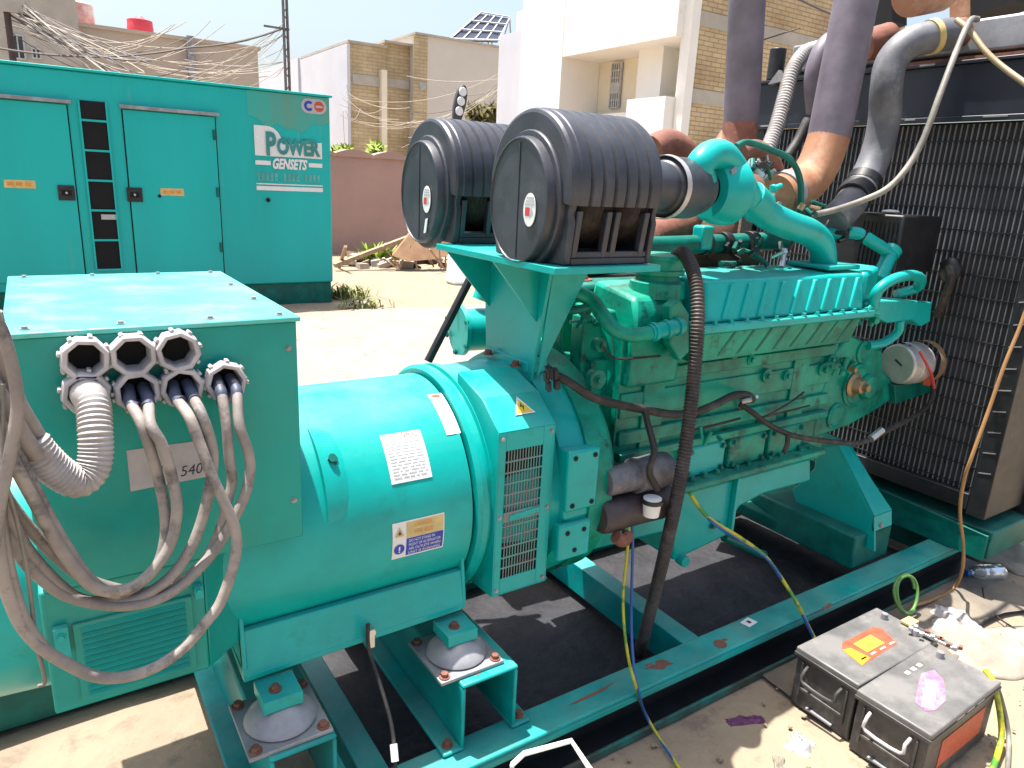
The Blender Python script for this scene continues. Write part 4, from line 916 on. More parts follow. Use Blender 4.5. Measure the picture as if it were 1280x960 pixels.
# intake duct from filter to turbo
FX0, FY, FZ, FR, FX1 = 1.135, 1.67, 1.812, .195, 1.465
dk = MB(); dk.lathe((FX1-.02,FY,FZ+.01), (tc.x-.09-FX1,tc.y-FY,tc.z-FZ-.01), [(0,.125),(.03,.12),(.07,.085),(.10,.078),(.24,.078),(.26,.095),(.40,.098),(.43,.085),(.46,.085)], 36)
dko = dk.build('intake_duct', M['plastic'], GS)
dd = V((tc.x-.09-FX1,tc.y-FY,tc.z-FZ-.01)).normalized(); o_ = V((FX1-.02,FY,FZ+.01))+dd*.245
MB().lathe(o_, dd, [(0,.0965),(0,.0985),(.022,.1005),(.022,.098)], 36).build('band_clamp', M['alum'], dko)
# ---- air filters
def air_filter(y, first):
    b = MB(); prof = []; L = FX1-FX0; n = 7; d0 = .035
    prof += [(0,.0),(0,FR-.012),(.004,FR-.004),(.012,FR),(.03,FR)]
    for i in range(n):
        t0 = .03+(L-.05)*i/n; t1 = .03+(L-.05)*(i+1)/n
        prof += [(t0+.004,FR+.002),(t1-.010,FR+.002),(t1-.007,FR-.007),(t1-.002,FR-.007)]
    prof += [(L-.015,FR-.005),(L,FR-.03),(L+.01,.09),(L+.01,0)]
    # upper shell: the ribbed skin stops a little below the middle
    b.lathe((FX0,y,FZ), (1,0,0), prof, 48, 0, a0=R_(-194), a1=R_(14), ref=(0,-1,0))
    f = b.build('air_filter', M['plastic'], GS, ang=24)
    # the element inside, with fine rings
    e = MB(); pr2 = [(.03,.05)]
    for i in range(40): pr2.append((.03+(L-.05)*i/39, FR-.022 if i % 2 else FR-.032))
    pr2.append((L-.02,.05)); e.lathe((FX0,y,FZ), (1,0,0), pr2, 40); e.build('element', M['hose_rib'], f)
    # stand: front and rear plates, base, posts
    zb = 1.612; hw = FR*.80
    def plate(x, th):
        pts = []
        for i in range(25):
            a = R_(-22)+R_(224)*i/24; pts.append((x, y-math.cos(a)*(FR-.006), FZ+math.sin(a)*(FR-.006)))
        pts += [(x, y+FR*.93, FZ-.09), (x, y+FR*.86, zb), (x, y-FR*.86, zb), (x, y-FR*.93, FZ-.09)]
        return MB().prism(pts[::-1], (th,0,0))
    plate(FX0+.012, .022).build('front_plate', M['plastic'], f, bev=.004)
    plate(FX1-.03, .016).build('back_plate', M['plastic'], f, bev=.004)
    s = MB(); s.box(FX0+.035, FX1-.031, y-FR*.86, y+FR*.86, zb, zb+.018)
    for sg in (-1,1):
        yy = y+sg*FR*.86; t = .02*sg
        for x in (FX0+.036, FX0+.135, FX0+.165, FX1-.062): s.prism([(x,yy,zb+.018),(x,yy-t,zb+.018),(x,y+sg*(FR*.93)-t,FZ-.06),(x,y+sg*FR*.95,FZ-.06)], (.018,0,0))
        s.box(FX0+.035, FX1-.031, min(yy,yy-t), max(yy,yy-t), zb+.0185, zb+.035)
    s.build('stand', M['plastic'], f, bev=.003)
    # oval end cap with a raised rim and a split line
    c = MB(); cy, cz = y-.008, FZ-.045; ra, rb = .142, .168
    def oval(x, k): return [V((x, cy-math.cos(2*math.pi*i/40)*ra*k, cz+math.sin(2*math.pi*i/40)*rb*k)) for i in range(40)]
    rings = [oval(FX0+.012,1.10), oval(FX0-.006,1.10), oval(FX0-.010,1.08), oval(FX0-.011,1.0), oval(FX0-.030,.99), oval(FX0-.036,.975), oval(FX0-.037,.955), oval(FX0-.033,.945), oval(FX0-.033,.02)]
    vs = [v_ for r in rings for v_ in r]; c.add(vs, [(j*40+i, (j+1)*40+i, (j+1)*40+(i+1) % 40, j*40+(i+1) % 40) for j in range(len(rings)-1) for i in range(40)])
    c.box(FX0-.0355, FX0-.030, cy-.002, cy+.002, cz-rb*.9, cz+rb*.9)
    cap = c.build('end_cap', M['plastic'], f, ang=22)
    MB().box(FX0+.009, FX0+.0119, y-.0025, y+.0025, FZ+.13, FZ+FR-.01).build('mould_line', M['void'], f)
    e = MB(); xx = FX0-.0375; ey, ez = cy-.062, cz-.02
    P_ = [V((xx, ey-math.cos(2*math.pi*i/24)*.028, ez+math.sin(2*math.pi*i/24)*.043)) for i in range(24)]
    e.prism(P_, (.002,0,0), 0); e.box(xx-.0008, xx, ey-.002, ey+.019, ez-.016, ez+.006, 1)
    for k in range(3): e.box(xx-.0008, xx, ey-.022+.002*k, ey+.02-.003*k, ez+.012+.008*k, ez+.017+.008*k, 2)
    e.prism([V((xx-.0008,ey-.003,ez-.018)),V((xx-.0008,ey-.019,ez-.008)),V((xx-.0008,ey-.012,ez+.008)),V((xx-.0008,ey-.004,ez+.003))], (.0008,0,0), 2)
    e.build('emblem', [M['label'], M['red'], M['ink_grey']], cap)
    if not first: MB().obox(V((xx,cy-.06,cz-.105)), (.001,0,0), V((0,.008,-.002)), V((0,-.006,.024))).build('paper_scrap', M['label'], cap)
air_filter(FY, True); air_filter(2.27, False)
# platform and its bracket
pb_ = MB(); pb_.box(1.10, 1.47, 1.475, 2.13, 1.592, 1.6105); pb_.box(1.26, 1.47, 2.1302, 2.46, 1.592, 1.6105); br_ = pb_.build('filter_bracket', M['teal'], GS, bev=.002)
MB().prism([(1.285,1.74,1.5915),(1.285,2.13,1.5915),(1.285,2.09,1.20),(1.285,1.82,1.20)], (.012,0,0)).build('bracket_plate', M['teal'], br_)
for y in (1.80, 2.085): MB().prism([(1.2845,y,1.5915),(1.115,y,1.5915),(1.2845,y,1.40)], (0,.006,0)).build('gusset', M['teal'], br_)
MB().prism([(1.30,1.745,1.5915),(1.45,1.745,1.5915),(1.30,1.80,1.22)], (0,.008,0)).build('gusset', M['teal'], br_)
MB().box(1.28, 1.36, 1.83, 2.09, 1.225, 1.262).build('bracket_foot', M['teal'], br_, bev=.003)
bolts('bolt', M['rust'], br_, [(1.26, y, 1.245) for y in (1.87,2.04)], (0,0,1), .012, .016)
# canister and strut on the far side
cn = at(572,413,'y',2.62); cn2 = MB().lathe(cn, (1,-.1,0), [(-.0,0),(0,.105),(.018,.108),(.02,.09),(.17,.09),(.19,.075),(.27,.07)], 32); co = cn2.build('oil_cooler', M['teal'], GS)
bolts('bolt', M['teal_dark'], co, [cn+V((0,math.cos(a)*.095,math.sin(a)*.095)) for a in (.4,1.5,2.6,3.7,4.8,5.9)], (-1,.1,0), .009, .012)
MB().lathe(cn+V((.17,-.08,-.06)), (1,-.1,0), [(0,.05),(.02,.055),(.12,.05),(.2,.05)], 20).build('filter_hose', M['black'], co)
MB().cyl(at(600,375,'y',2.6), at(612,345,'y',2.6), .035, n=12).build('elbow', M['teal'], co)
MB().cyl(at(596,332,'y',2.5), at(535,452,'y',2.5), .017, n=10).build('strut', M['black'], GS)
# front support
y0, x_ = 1.53, at(1092,690,'y',1.55).x
fs = MB(); X_ = 3.02
def sp(px): return [at(a,b,'x',X_) for a,b in px]
fs.prism(sp(((1020,560),(1046,556),(1090,645),(1093,663),(1093,690),(1000,645),(990,612),(1005,600),(1018,585))), (.012,0,0))
sup = fs.build('front_support', M['teal'], GS, bev=.003)
q0 = sp(((1046,556),(1090,645),(1090,663)))
ft = MB(); n0 = (q0[1]-q0[0]).normalized()
ft.prism([q0[0], q0[1], q0[1]+V((.14,0,0)), q0[0]+V((.06,0,0))], (0,-.012,.004)); ft.prism([q0[1], q0[2], q0[2]+V((.14,0,0)), q0[1]+V((.14,0,0))], (0,-.011,0)); ft.build('support_flange', M['teal'], sup)
ff = MB(); ff.prism([q0[0]+V((.128,.02,-.02)), q0[1]+V((.128,0,0)), q0[2]+V((.128,0,0)), q0[2]+V((.128,.3,0)), q0[0]+V((.128,.2,0))], (.012,0,0)); ff.build('support_web', M['teal'], sup)
MB().box(2.93, 3.22, 1.56, 2.46, .20, .36).build('support_beam', M['teal_dark'], sup, bev=.01)
MB().bar(at(890,612,'y',2.3), at(1060,690,'y',1.70), .12, .05).build('brace', M['teal_dark'], sup, bev=.01)
bolts('bolt', M['gal'], sup, [q0[2]+V((.05,.0,.02))], (0,-1,0), .012, .015)
MB().tube(px_path(((905,672,1.75),(925,680,1.74),(945,690,1.72),(955,693,1.74))), .018, n=10).build('drain_pipe', M['teal_dark'], GS)
# right-end brackets and hoses of the water pump
wb = pp([(1083,380),(1100,376),(1130,376),(1165,378),(1163,402),(1152,408),(1140,400),(1110,404),(1085,392)], 1.66, .12); wbo = wb.build('pump_bracket', M['teal'], GS, bev=.005)
MB().tube(px_path(((1091,384,1.64),(1097,364,1.62),(1115,350,1.61),(1138,344,1.62),(1151,349,1.66),(1146,360,1.72),(1120,368,1.76))), .022, n=14).build('bypass_pipe', M['teal'], GS)
MB().tube(px_path(((1030,292,1.95),(1052,291,1.9),(1072,292,1.86),(1090,302,1.82),(1112,316,1.80))), .027, n=14).build('water_pipe', M['teal'], GS)
b = MB(); b.cyl(at(1114,314,'y',1.80), at(1098,350,'y',1.78), .033, n=14); b.cyl(at(1117,311,'y',1.80), at(1112,318,'y',1.80), .04, n=14); b.build('water_elbow', M['teal'], GS, bev=.003)
each('pipe_clamp', M['black'], GS, [lambda b: b.cyl(at(1050,290,'y',1.9), at(1056,291,'y',1.895), .033, n=14), lambda b: b.cyl(at(1075,293,'y',1.853), at(1080,296,'y',1.847), .033, n=14)])
MB().tube(px_path(((1125,400,1.67),(1122,415,1.68),(1105,428,1.70),(1085,432,1.72))), .02, n=10).build('pump_pipe', M['teal'], GS)
ec = MB(); ec.prism([(ax1+.0,1.66,1.40),(ax1+.0,1.66,1.53),(ax1+.16,1.70,1.55),(ax1+.2,1.72,1.40)], (0,.25,0)); ec.build('end_housing', M['teal'], GS, bev=.02)
# starter motor
sm = MB(); a_ = at(745,628,'y',1.60); L_ = .26; c0 = V((1.435,1.610,.785))
sm.lathe(c0, (1,0,0), [(0,0),(0,.05),(.012,.06),(.06,.064),(.08,.064),(.082,.06),(.20,.062),(.26,.064),(.30,.06),(.31,.03),(.31,0)], 28)
smo = sm.build('starter_motor', mat('dark brown grey casing', (.055,.042,.045), .5, var=.4, scale=12, c3=(.17,.13,.11), th3=(.6,.75)), GS)
c1 = c0+V((.015,-.005,.118)); MB().lathe(c1, (1,0,0), [(0,0),(0,.040),(.01,.046),(.12,.048),(.122,.060),(.135,.060),(.137,.058),(.22,.062),(.265,.058),(.285,.025),(.285,0)], 28).build('solenoid', mat('dusty blue black casing', (.10,.105,.135), .45, c2=(.05,.052,.065), scale=10, c3=(.22,.20,.18), th3=(.55,.7)), smo)
rl = at(815,630,'y',1.53); r_ = MB(); r_.lathe(rl-V((0,0,.04)), (0,0,1), [(0,0),(0,.026),(.045,.030)], 24, 0); r_.lathe(rl+V((0,0,.0055)), (0,0,1), [(0,.036),(.012,.036),(.0125,0)], 24, 1); r_.lathe(rl+V((0,0,.0185)), (0,0,1), [(0,.030),(.003,.03),(.0035,0)], 24, 0); r_.build('relay', [M['label'], M['black']], smo)
MB().tube([V((1.47,1.555,.73)), V((1.50,1.55,.71)), V((1.53,1.56,.72))], .022, n=10).build('lug', M['rust'], smo)
# breather hose
bh = [V((cx+.05,1.77,1.60)), at(856,318,'y',1.70), at(868,345,'y',1.60), at(872,385,'y',1.545), at(870,440,'y',1.52), at(862,520,'y',1.51), at(852,590,'y',1.50), at(840,650,'y',1.53), at(824,720,'y',1.60), at(806,790,'y',1.66), at(798,818,'z',.06)]
MB().tube(bh, .0215, n=14, sm=20, rib=.011, ribd=.09).build('breather_hose', M['hose_rib'], GS)
# wiring harness
wh = [at(693,468,'y',1.66), at(712,478,'y',1.64), at(740,496,'y',1.63), at(775,506,'y',1.63), at(806,512,'y',1.63), at(840,518,'y',1.62), at(870,515,'y',1.62), at(895,505,'y',1.64), at(918,494,'y',1.66), at(935,494,'y',1.67), at(940,500,'y',1.68)]
MB().tube(wh, .014, n=10).build('wiring_harness', M['rubber'], GS)
MB().tube([at(806,511,'y',1.625), at(810,530,'y',1.60), at(815,548,'y',1.56), at(818,565,'y',1.535), at(812,590,'y',1.535), at(822,612,'y',1.53)], .011, n=9).build('wiring_harness', M['rubber'], GS)
MB().tube([at(925,505,'y',1.69), at(940,515,'y',1.66), at(960,530,'y',1.64), at(990,544,'y',1.62), at(1030,551,'y',1.60), at(1070,554,'y',1.58), at(1090,547,'y',1.58), at(1125,530,'y',1.60), at(1155,512,'y',1.62), at(1167,492,'y',1.63), at(1160,470,'y',1.64), at(1148,466,'y',1.66)], .011, n=9).build('wiring_harness', M['rubber'], GS)
MB().cyl(at(1088,549,'y',1.565), at(1102,538,'y',1.57), .016, n=10).build('foil_wrap', M['steel'], GS)
MB().tube([at(985,544,'y',1.615), at(984,556,'y',1.605), at(980,566,'y',1.60)], .010, n=8).build('connector', M['rubber'], GS)
each('thin_wire', M['rubber'], GS, [lambda b: b.tube(px_path(((945,527),(985,505),(1005,490)),1.69), .004, n=6), lambda b: b.tube(px_path(((950,522),(980,515),(1012,507)),1.69), .004, n=6), lambda b: b.tube(px_path(((865,538),(895,531),(925,523)),1.685), .005, n=6), lambda b: b.tube(px_path(((752,432),(770,448),(800,447),(825,445)),1.70), .004, n=6)])
cb = MB()
q = random.Random(4)
for i in range(9): c = at(690+q.uniform(-8,8), 470+q.uniform(-8,14), 'y', 1.64); cb.obox(c, (.010,.004,0), (0,.008,.003), (0,.002,.014))
cb.build('connector_cluster', M['black'], GS, bev=.002)
# ---- exhaust pipes
ep = MB(); P = [at(906,168,'y',2.38), at(915,90,'y',2.38)+V((.0,0,0)), at(937,-40,'y',2.38)]
a_, e_ = at(925,175,'y',2.35), at(937,-60,'y',2.35); ep.cyl(a_.lerp(e_,.09), e_, .078, n=28)
epo = ep.build('exhaust_pipe', M['pipe'], GS)
b = MB(); b.tube([at(900,245,'y',2.2), at(905,225,'y',2.25), at(918,200,'y',2.33), a_.lerp(e_,.09)], .079, n=24); b.build('rusty_elbow', M['rust'], epo)
b = MB(); b.lathe(at(899,190,'y',2.2), (0,0,1), [(0,.06),(.04,.03),(.09,.0)], 10); b.build('weld_cone', M['rust_pale'], epo)
a_, e_ = at(1036,172,'y',2.0), at(1082,-60,'y',2.02)
ep2 = MB().cyl(a_, e_, .088, n=32).build('exhaust_pipe', M['pipe'], GS)
b = MB(); b.tube([at(968,246,'y',1.95), at(985,240,'y',1.97), at(1006,229,'y',2.0), at(1023,206,'y',2.0), a_+(a_-e_).normalized()*-.005], .087, n=28, sm=3); b.build('rusty_elbow', M['rust_pale'], ep2)
MB().cyl(at(975,244,'y',1.955), at(982,241,'y',1.965), .094, n=28).build('band_clamp', M['gal'], ep2)
# ---- radiator
RX = 3.6
ry0, ry1, rz0, rz1 = 1.385, 2.90, .50, 2.175
rd = MB(); rd.box(RX+.03, RX+.34, ry0-.02, ry1+.02, rz0-.06, rz1)
rad = rd.build('radiator', M['black'], GS)
MB().box(RX+.012, RX+.0295, ry0+.03, ry1-.03, rz0, rz1-.01).build('core', mat('dusty core', (.03,.032,.036), .7, var=.5, scale=3), rad)
g = MB(); n = 58
for i in range(n): y = ry0+.045+(ry1-ry0-.09)*i/(n-1); g.box(RX+.002, RX+.0115, y-.0022, y+.0022, rz0, rz1-.011)
finm = mat('dusty radiator fins', (.26,.265,.285), .5, metal=.2, c2=(.07,.072,.08), scale=1.6, th=(.36,.62)); fo = g.build('fin_grille', finm, rad)
each('fin_row', M['black'], rad, [(lambda b, z=rz0+.02+i*.098: b.box(RX-.000, RX+.0105, ry0+.031, ry1-.031, z, z+.005)) for i in range(17)])
each('side_frame', M['black'], rad, [lambda b: b.box(RX-.03, RX+.35, ry0-.055, ry0+.03, rz0-.10, rz1+.0), lambda b: b.box(RX-.03, RX+.35, ry1-.03, ry1+.055, rz0-.1, rz1)], .004)
each('side_slot', M['gal'], rad, [(lambda b, z=.62+i*.10: b.obox((RX-.0315, ry0-.012, z), (.0012,0,0), (0,.026,-.006), (0,0,.0025))) for i in range(14)])
MB().box(RX-.03, RX+.34, ry0+.031, ry1-.031, rz0-.08, rz0-.002).build('bottom_tray', M['black'], rad, bev=.004)
sh = MB(); sh.prism([(RX-.035,ry0-.06,rz1+.002),(RX-.035,ry1+.06,rz1+.002),(RX-.035,ry1+.06,2.415),(RX-.035,ry0-.06,2.415)], (.03,0,0)); sh.box(RX-.055, RX+.30, ry0-.06, ry1+.06, 2.4155, 2.43)
sh.box(RX-.045, RX-.0355, ry0-.06, ry1+.06, rz1-.004, rz1+.02)
sho = sh.build('shroud_panel', mat('blue black panel paint', (.012,.017,.03), .4, var=.3, scale=5), rad, bev=.003)
each('bright_chip', M['gal'], sho, [(lambda b, y=y, l=l, z=z: b.box(RX-.0575, RX-.0552, y, y+l, z, z+.008)) for y, l, z in ((2.42,.09,2.42),(1.95,.07,2.42),(2.73,.06,2.42))])
each('bright_chip', M['gal'], sho, [(lambda b, y=y, l=l: b.box(RX-.0475, RX-.0452, y, y+l, rz1+.01, rz1+.018)) for y, l in ((1.60,.10),(2.0,.05),(2.33,.11),(2.82,.07))])
tt = MB(); tt.box(RX+.06, RX+.40, ry0-.03, ry1-.08, 2.431, 2.47); tt.box(RX+.02, RX+.38, ry0-.02, ry1-.10, 2.4705, 2.61)
tto = tt.build('top_tank', mat('weathered tank steel', (.33,.34,.36), .5, metal=.3, c2=(.19,.2,.21), scale=4, c3=(.12,.10,.08), th3=(.58,.75), s3=4), rad, bev=.012)
each('tank_seam', M['rust'], rad, [lambda b: b.box(RX+.012, RX+.06, ry0-.02, 2.3, 2.4312, 2.455)])
ov = at(968,78,'x',RX-.02); MB().cyl((RX-.0,ov.y,2.435), (RX-.0,ov.y,2.60), .045, n=16).build('overflow_pot', M['black'], rad, bev=.004)
p = at(968,100,'x',RX-.08); MB().prism([p+V((0,.04,-.02)), p+V((0,-.05,-.01)), p+V((0,-.02,.05))], (.03,0,0)).build('lifting_tab', M['gal'], rad)
each('tank_stub', M['rust'], rad, [lambda b: b.cyl(at(1078,58,'x',RX-.10), at(1112,48,'x',RX+.05), .075, n=20), lambda b: b.cyl(at(1170,45,'x',RX-.11), at(1203,40,'x',RX+.02), .062, n=20)], .004)
MB().cyl(at(1140,-8,'y',2.1), at(1175,-14,'y',2.1), .10, n=24).build('silencer_end', M['rust_pale'], rad)
MB().bar(at(1108,35,'x',RX+.3), at(1108,-40,'x',RX+.3), .14, .14, up=(1,0,0)).build('upright', M['void'], rad)
MB().bar(at(1253,15,'x',RX+.5), at(1253,-40,'x',RX+.5), .2, .2, up=(1,0,0)).build('upright', M['void'], rad)
MB().bar(at(1214,22,'x',RX+.5), at(1214,-40,'x',RX+.5), .14, .14, up=(1,0,0)).build('upright', M['rust_pale'], rad)
# fan guard box
MB().box(RX-.38, RX-.05, 1.78, 2.16, 1.50, 1.755).build('fan_guard', M['black'], rad, bev=.01)
q = MB(); 
for i in range(9): y = 1.80+i*.02; q.box(RX-.384, RX-.3805, y, y+.004, 1.52, 1.72)
q.build('guard_bars', M['black'], rad)
w_ = at(1112,266,'x',RX-.2); MB().sphere((RX-.25,1.92,1.765), .05, sc=(1,.7,.2)).build('white_lump', M['label'], rad)
MB().sphere(at(1188,338,'x',RX-.06), .07, sc=(.5,.7,.9)).build('fitting', M['black'], rad)
MB().tube([at(1172,395,'x',RX-.04), at(1190,345,'x',RX-.09), at(1180,328,'x',RX-.05)], .02).build('fitting_hose', M['rubber'], rad)
# radiator foot plate across the base
fpz = MB(); fpz.prism([at(1105,577,'x',3.55), at(1253,645,'x',3.7), at(1253,677,'x',3.7), at(1165,664,'x',3.69)+V((0,0,.004)), at(1108,640,'x',3.62)], (.02,0,0))
MB().prism([(3.57,1.30,.207),(3.57,2.75,.207),(3.50,2.75,.43),(3.57,1.30,.33)], (.02,0,0)).build('foot_plate', M['teal_dark'], rad)
MB().box(3.60, 4.02, 1.29, 2.75, .207, .345).build('radiator_foot', M['teal_dark'], rad, bev=.006)
MB().box(RX+.36, RX+.75, 1.30, 2.9, .36, 1.9).build('core_guard', M['black'], rad)
# coolant hoses
MB().tube([at(1040,278,'y',1.92), at(1062,255,'y',1.95), at(1081,225,'y',1.98), at(1096,190,'y',1.99), at(1105,150,'y',1.99), at(1108,110,'y',1.99), at(1114,78,'y',2.0), at(1135,55,'y',1.97), at(1165,46,'y',1.92), at(1186,43,'y',1.89)], .068, n=22, sm=10).build('coolant_hose', M['pipe_grey'], GS)
each('hose_clamp', M['black'], GS, [lambda b: b.cyl(at(1066,249,'y',1.955), at(1073,239,'y',1.968), .080, n=22), lambda b: b.cyl(at(1078,232,'y',1.976), at(1083,222,'y',1.98), .075, n=22)], .004)
MB().cyl(at(1161,47,'y',1.925), at(1168,45,'y',1.915), .074, n=22).build('hose_clamp', M['tan_label'], GS)
MB().tube([at(958,192,'y',2.5), at(970,160,'y',2.55), at(980,125,'y',2.6), at(990,90,'y',2.65), at(1005,67,'y',2.68), at(1022,60,'y',2.7)], .038, n=16, sm=20, rib=.018, ribd=.06).build('ribbed_hose', M['conduit'], GS)
MB().tube([at(1020,140,'y',2.5), at(1018,95,'y',2.5), at(1030,60,'y',2.5), at(1050,45,'y',2.5)], .05, n=16).build('black_hose', M['pipe'], GS)
MB().tube([at(985,195,'y',2.3), at(998,175,'y',2.3), at(1010,150,'y',2.3)], .025, n=12).build('black_hose', M['rubber'], GS)
MB().tube([at(920,183,'y',1.85), at(935,178,'y',1.85), at(965,188,'y',1.84), at(988,200,'y',1.83), at(1000,225,'y',1.83), at(1001,265,'y',1.86)], .012, n=10).build('thin_hose', M['teal_dark'], GS)
MB().tube([at(1020,268,'y',1.8), at(1045,262,'y',1.78), at(1080,250,'y',1.74), at(1110,235,'y',1.70), at(1135,208,'y',1.68), at(1155,172,'y',1.67), at(1175,118,'y',1.67), at(1195,65,'y',1.70), at(1212,27,'y',1.74), at(1222,24,'y',1.75)], .0125, n=12).build('thin_hose', M['wire_pale'], GS)
MB().tube([at(1196,25,'x',3.40), at(1212,38,'x',3.38), at(1230,62,'x',3.36), at(1255,85,'x',3.35), at(1310,124,'x',3.3)], .012, n=12).build('thin_hose', M['wire_khaki'], GS)
# fittings clutter near the water pipe and on the manifold
q = random.Random(11)
def clutter(px, py, y, n, sp, mats):
    b = MB()
    for i in range(n):
        c = at(px+q.uniform(-sp,sp), py+q.uniform(-sp*.6,sp*.6), 'y', y+q.uniform(-.05,.05)); d = V((q.gauss(0,1),q.gauss(0,1),q.gauss(0,1))).normalized()*q.uniform(.012,.04)
        b.cyl(c-d, c+d, q.uniform(.005,.013), n=8, m=q.randrange(len(mats)))
    b.build('fitting_cluster', mats, GS)
clutter(1015,262,1.86,16,16,[M['black'],M['brass'],M['teal_dark']]); clutter(948,212,1.9,18,14,[M['black'],M['teal_dark'],M['steel']]); clutter(978,318,1.8,8,8,[M['black'],M['steel']]); clutter(955,250,1.9,10,14,[M['teal'],M['steel'],M['gland']]); clutter(820,215,2.2,10,16,[M['teal_dark'],M['teal']]); clutter(930,318,1.9,14,24,[M['black'],M['teal_dark']]); clutter(1040,290,1.9,10,18,[M['teal_dark'],M['black']])
clutter(1080,395,1.66,8,14,[M['teal_eng'],M['teal']]); clutter(935,500,1.67,5,5,[M['brass'],M['steel'],M['red']]); clutter(1045,460,1.71,10,16,[M['teal_eng']]); clutter(735,395,1.8,9,20,[M['teal_dark'],M['teal_eng']]); clutter(890,545,1.70,6,14,[M['teal_eng']])

# ================================================================== loose cables
CABS = []
def loose(name, P, r, m, lab, cat='cable', group=None, n=12, sm=10): return tag(MB().tube(P, r, n=n, sm=sm).build(name, m), lab, cat, group)
def pc(pts): return [at(a, b, 'y', y) for a, b, y in pts]
def pcable(g, side, pts, lab, r=.0108):
    c = G[g]; s = V((side*.0135, .0, -.008)); st = c+s+V((0,.03,.01))
    P = [st, st+V((side*.002,-.05,-.018))]+pc(pts)
    t = MB().tube(P, r, n=12, sm=14).build('power_cable', M['cable']); tag(t, lab, 'cable', 'grey power cables looping from the terminal box')
    MB().tube([st, st+V((side*.002,-.05,-.018)), st.lerp(pc(pts)[0],.55)+V((0,-.004,0))], r*1.12, n=12).build('sleeve', M['sleeve'], t)
pcable(4, -1, [(177,530,1.48),(188,562,1.47),(198,597,1.47),(206,640,1.46),(206,675,1.45),(195,709,1.44),(165,735,1.43),(142,742,1.42),(112,724,1.41),(75,671,1.40),(41,607,1.39),(18,560,1.38),(-6,505,1.37),(-30,430,1.36)], 'left cable of the middle lower gland, crossing the grey number sticker')
pcable(4, 1, [(188,530,1.47),(203,557,1.455),(216,600,1.45),(221,640,1.44),(210,686,1.43),(180,724,1.42),(150,738,1.405),(116,733,1.39),(78,690,1.38),(45,630,1.37),(10,565,1.36),(-25,490,1.35)], 'right cable of the middle lower gland, first loop up to the left edge')
pcable(5, -1, [(236,520,1.47),(250,555,1.45),(267,600,1.43),(280,627,1.42),(294,662,1.41),(294,697,1.40),(277,750,1.39),(259,776,1.385),(225,814,1.38),(180,840,1.375),(127,847,1.37),(75,825,1.365),(37,795,1.36),(15,757,1.355),(0,700,1.35),(-8,600,1.35)], 'longest lowest cable loop hanging below the louvred cover')
pcable(5, 1, [(252,518,1.47),(263,550,1.46),(266,580,1.46),(257,633,1.45),(240,682,1.44),(214,720,1.435),(176,746,1.43),(139,752,1.42),(94,746,1.41),(45,701,1.40),(15,655,1.39),(-5,610,1.38)], 'cable from the right lower gland looping just under the number sticker')
pcable(6, -1, [(283,530,1.50),(286,567,1.49),(290,600,1.485),(285,622,1.48),(277,656,1.47),(259,697,1.46),(225,727,1.45),(187,739,1.445),(150,737,1.44),(105,722,1.43),(65,690,1.42),(20,640,1.41),(-12,590,1.40)], 'left cable of the single rightmost gland, nearest the box')
pcable(6, 1, [(299,530,1.49),(311,567,1.48),(312,593,1.475),(303,627,1.465),(277,675,1.455),(255,704,1.445),(222,735,1.435),(187,752,1.425),(142,757,1.415),(85,745,1.405),(40,712,1.395),(10,672,1.385),(-10,640,1.38)], 'right cable of the single rightmost gland, outer loop')
for i, (pts, lab, r) in enumerate([
  ([(58,565,1.44),(40,535,1.42),(20,500,1.40),(4,450,1.39),(-10,390,1.38)], 'upper grey cable entering the corrugated conduit', .0145),
  ([(46,570,1.40),(28,545,1.385),(8,510,1.375),(-20,465,1.37)], 'lower grey cable entering the corrugated conduit', .0145),
  ([(-14,380,1.33),(8,430,1.33),(22,500,1.33),(14,560,1.33),(2,620,1.33),(-10,690,1.33)], 'pale thick cable at the left picture edge beside the conduit', .0095),
  ([(8,560,1.36),(2,640,1.36),(10,700,1.36),(30,770,1.36),(60,815,1.365)], 'dark worn cable hanging straight down at the left edge', .0085)]):
    tag(MB().tube(pc(pts), r, n=12, sm=12).build('power_cable', M['cable']), lab, 'cable', 'grey power cables looping from the terminal box')
loose('hanging_wire', pc([(4,480,1.35),(6,590,1.35),(22,655,1.355),(35,720,1.36),(45,800,1.37),(56,850,1.38),(48,858,1.38)]), .0035, M['wire_pale'], 'thin pale wire hanging behind the big cable loops', 'wire')
# earth wires
loose('earth_wire', [at(785,638,'y',1.60), at(786,665,'y',1.60), at(783,700,'y',1.60), at(779,740,'y',1.58), at(780,780,'y',1.54), at(785,820,'y',1.47), at(792,848,'y',1.40), at(808,895,'z',.06), at(850,962,'z',.02), at(880,1005,'z',.02)], .0052, M['wire_gy'], 'green and yellow wire hanging from the starter over the near rail', 'wire')
loose('blue_wire', [at(790,638,'y',1.60), at(791,680,'y',1.60), at(790,720,'y',1.60), at(789,770,'y',1.55), at(791,820,'y',1.47), at(797,860,'y',1.41), at(810,900,'z',.05), at(845,955,'z',.02)], .005, M['wire_b'], 'blue wire hanging beside the green and yellow one below the starter', 'wire')
loose('earth_wire', [at(862,616,'y',1.63), at(876,637,'y',1.60), at(892,652,'y',1.57), at(925,672,'y',1.55), at(955,694,'y',1.54), at(975,720,'y',1.52), at(995,752,'y',1.44), at(1010,782,'y',1.40), at(1019,800,'y',1.36)], .0075, M['wire_gy'], 'green and yellow wire running down from the engine to the left battery', 'wire')
loose('blue_wire', [at(866,622,'y',1.625), at(880,641,'y',1.595), at(893,655,'y',1.563), at(928,677,'y',1.55), at(958,698,'y',1.535), at(978,725,'y',1.51), at(998,758,'y',1.435), at(1016,795,'y',1.37)], .006, M['wire_b'], 'blue wire running with the earth wire towards the left battery', 'wire')
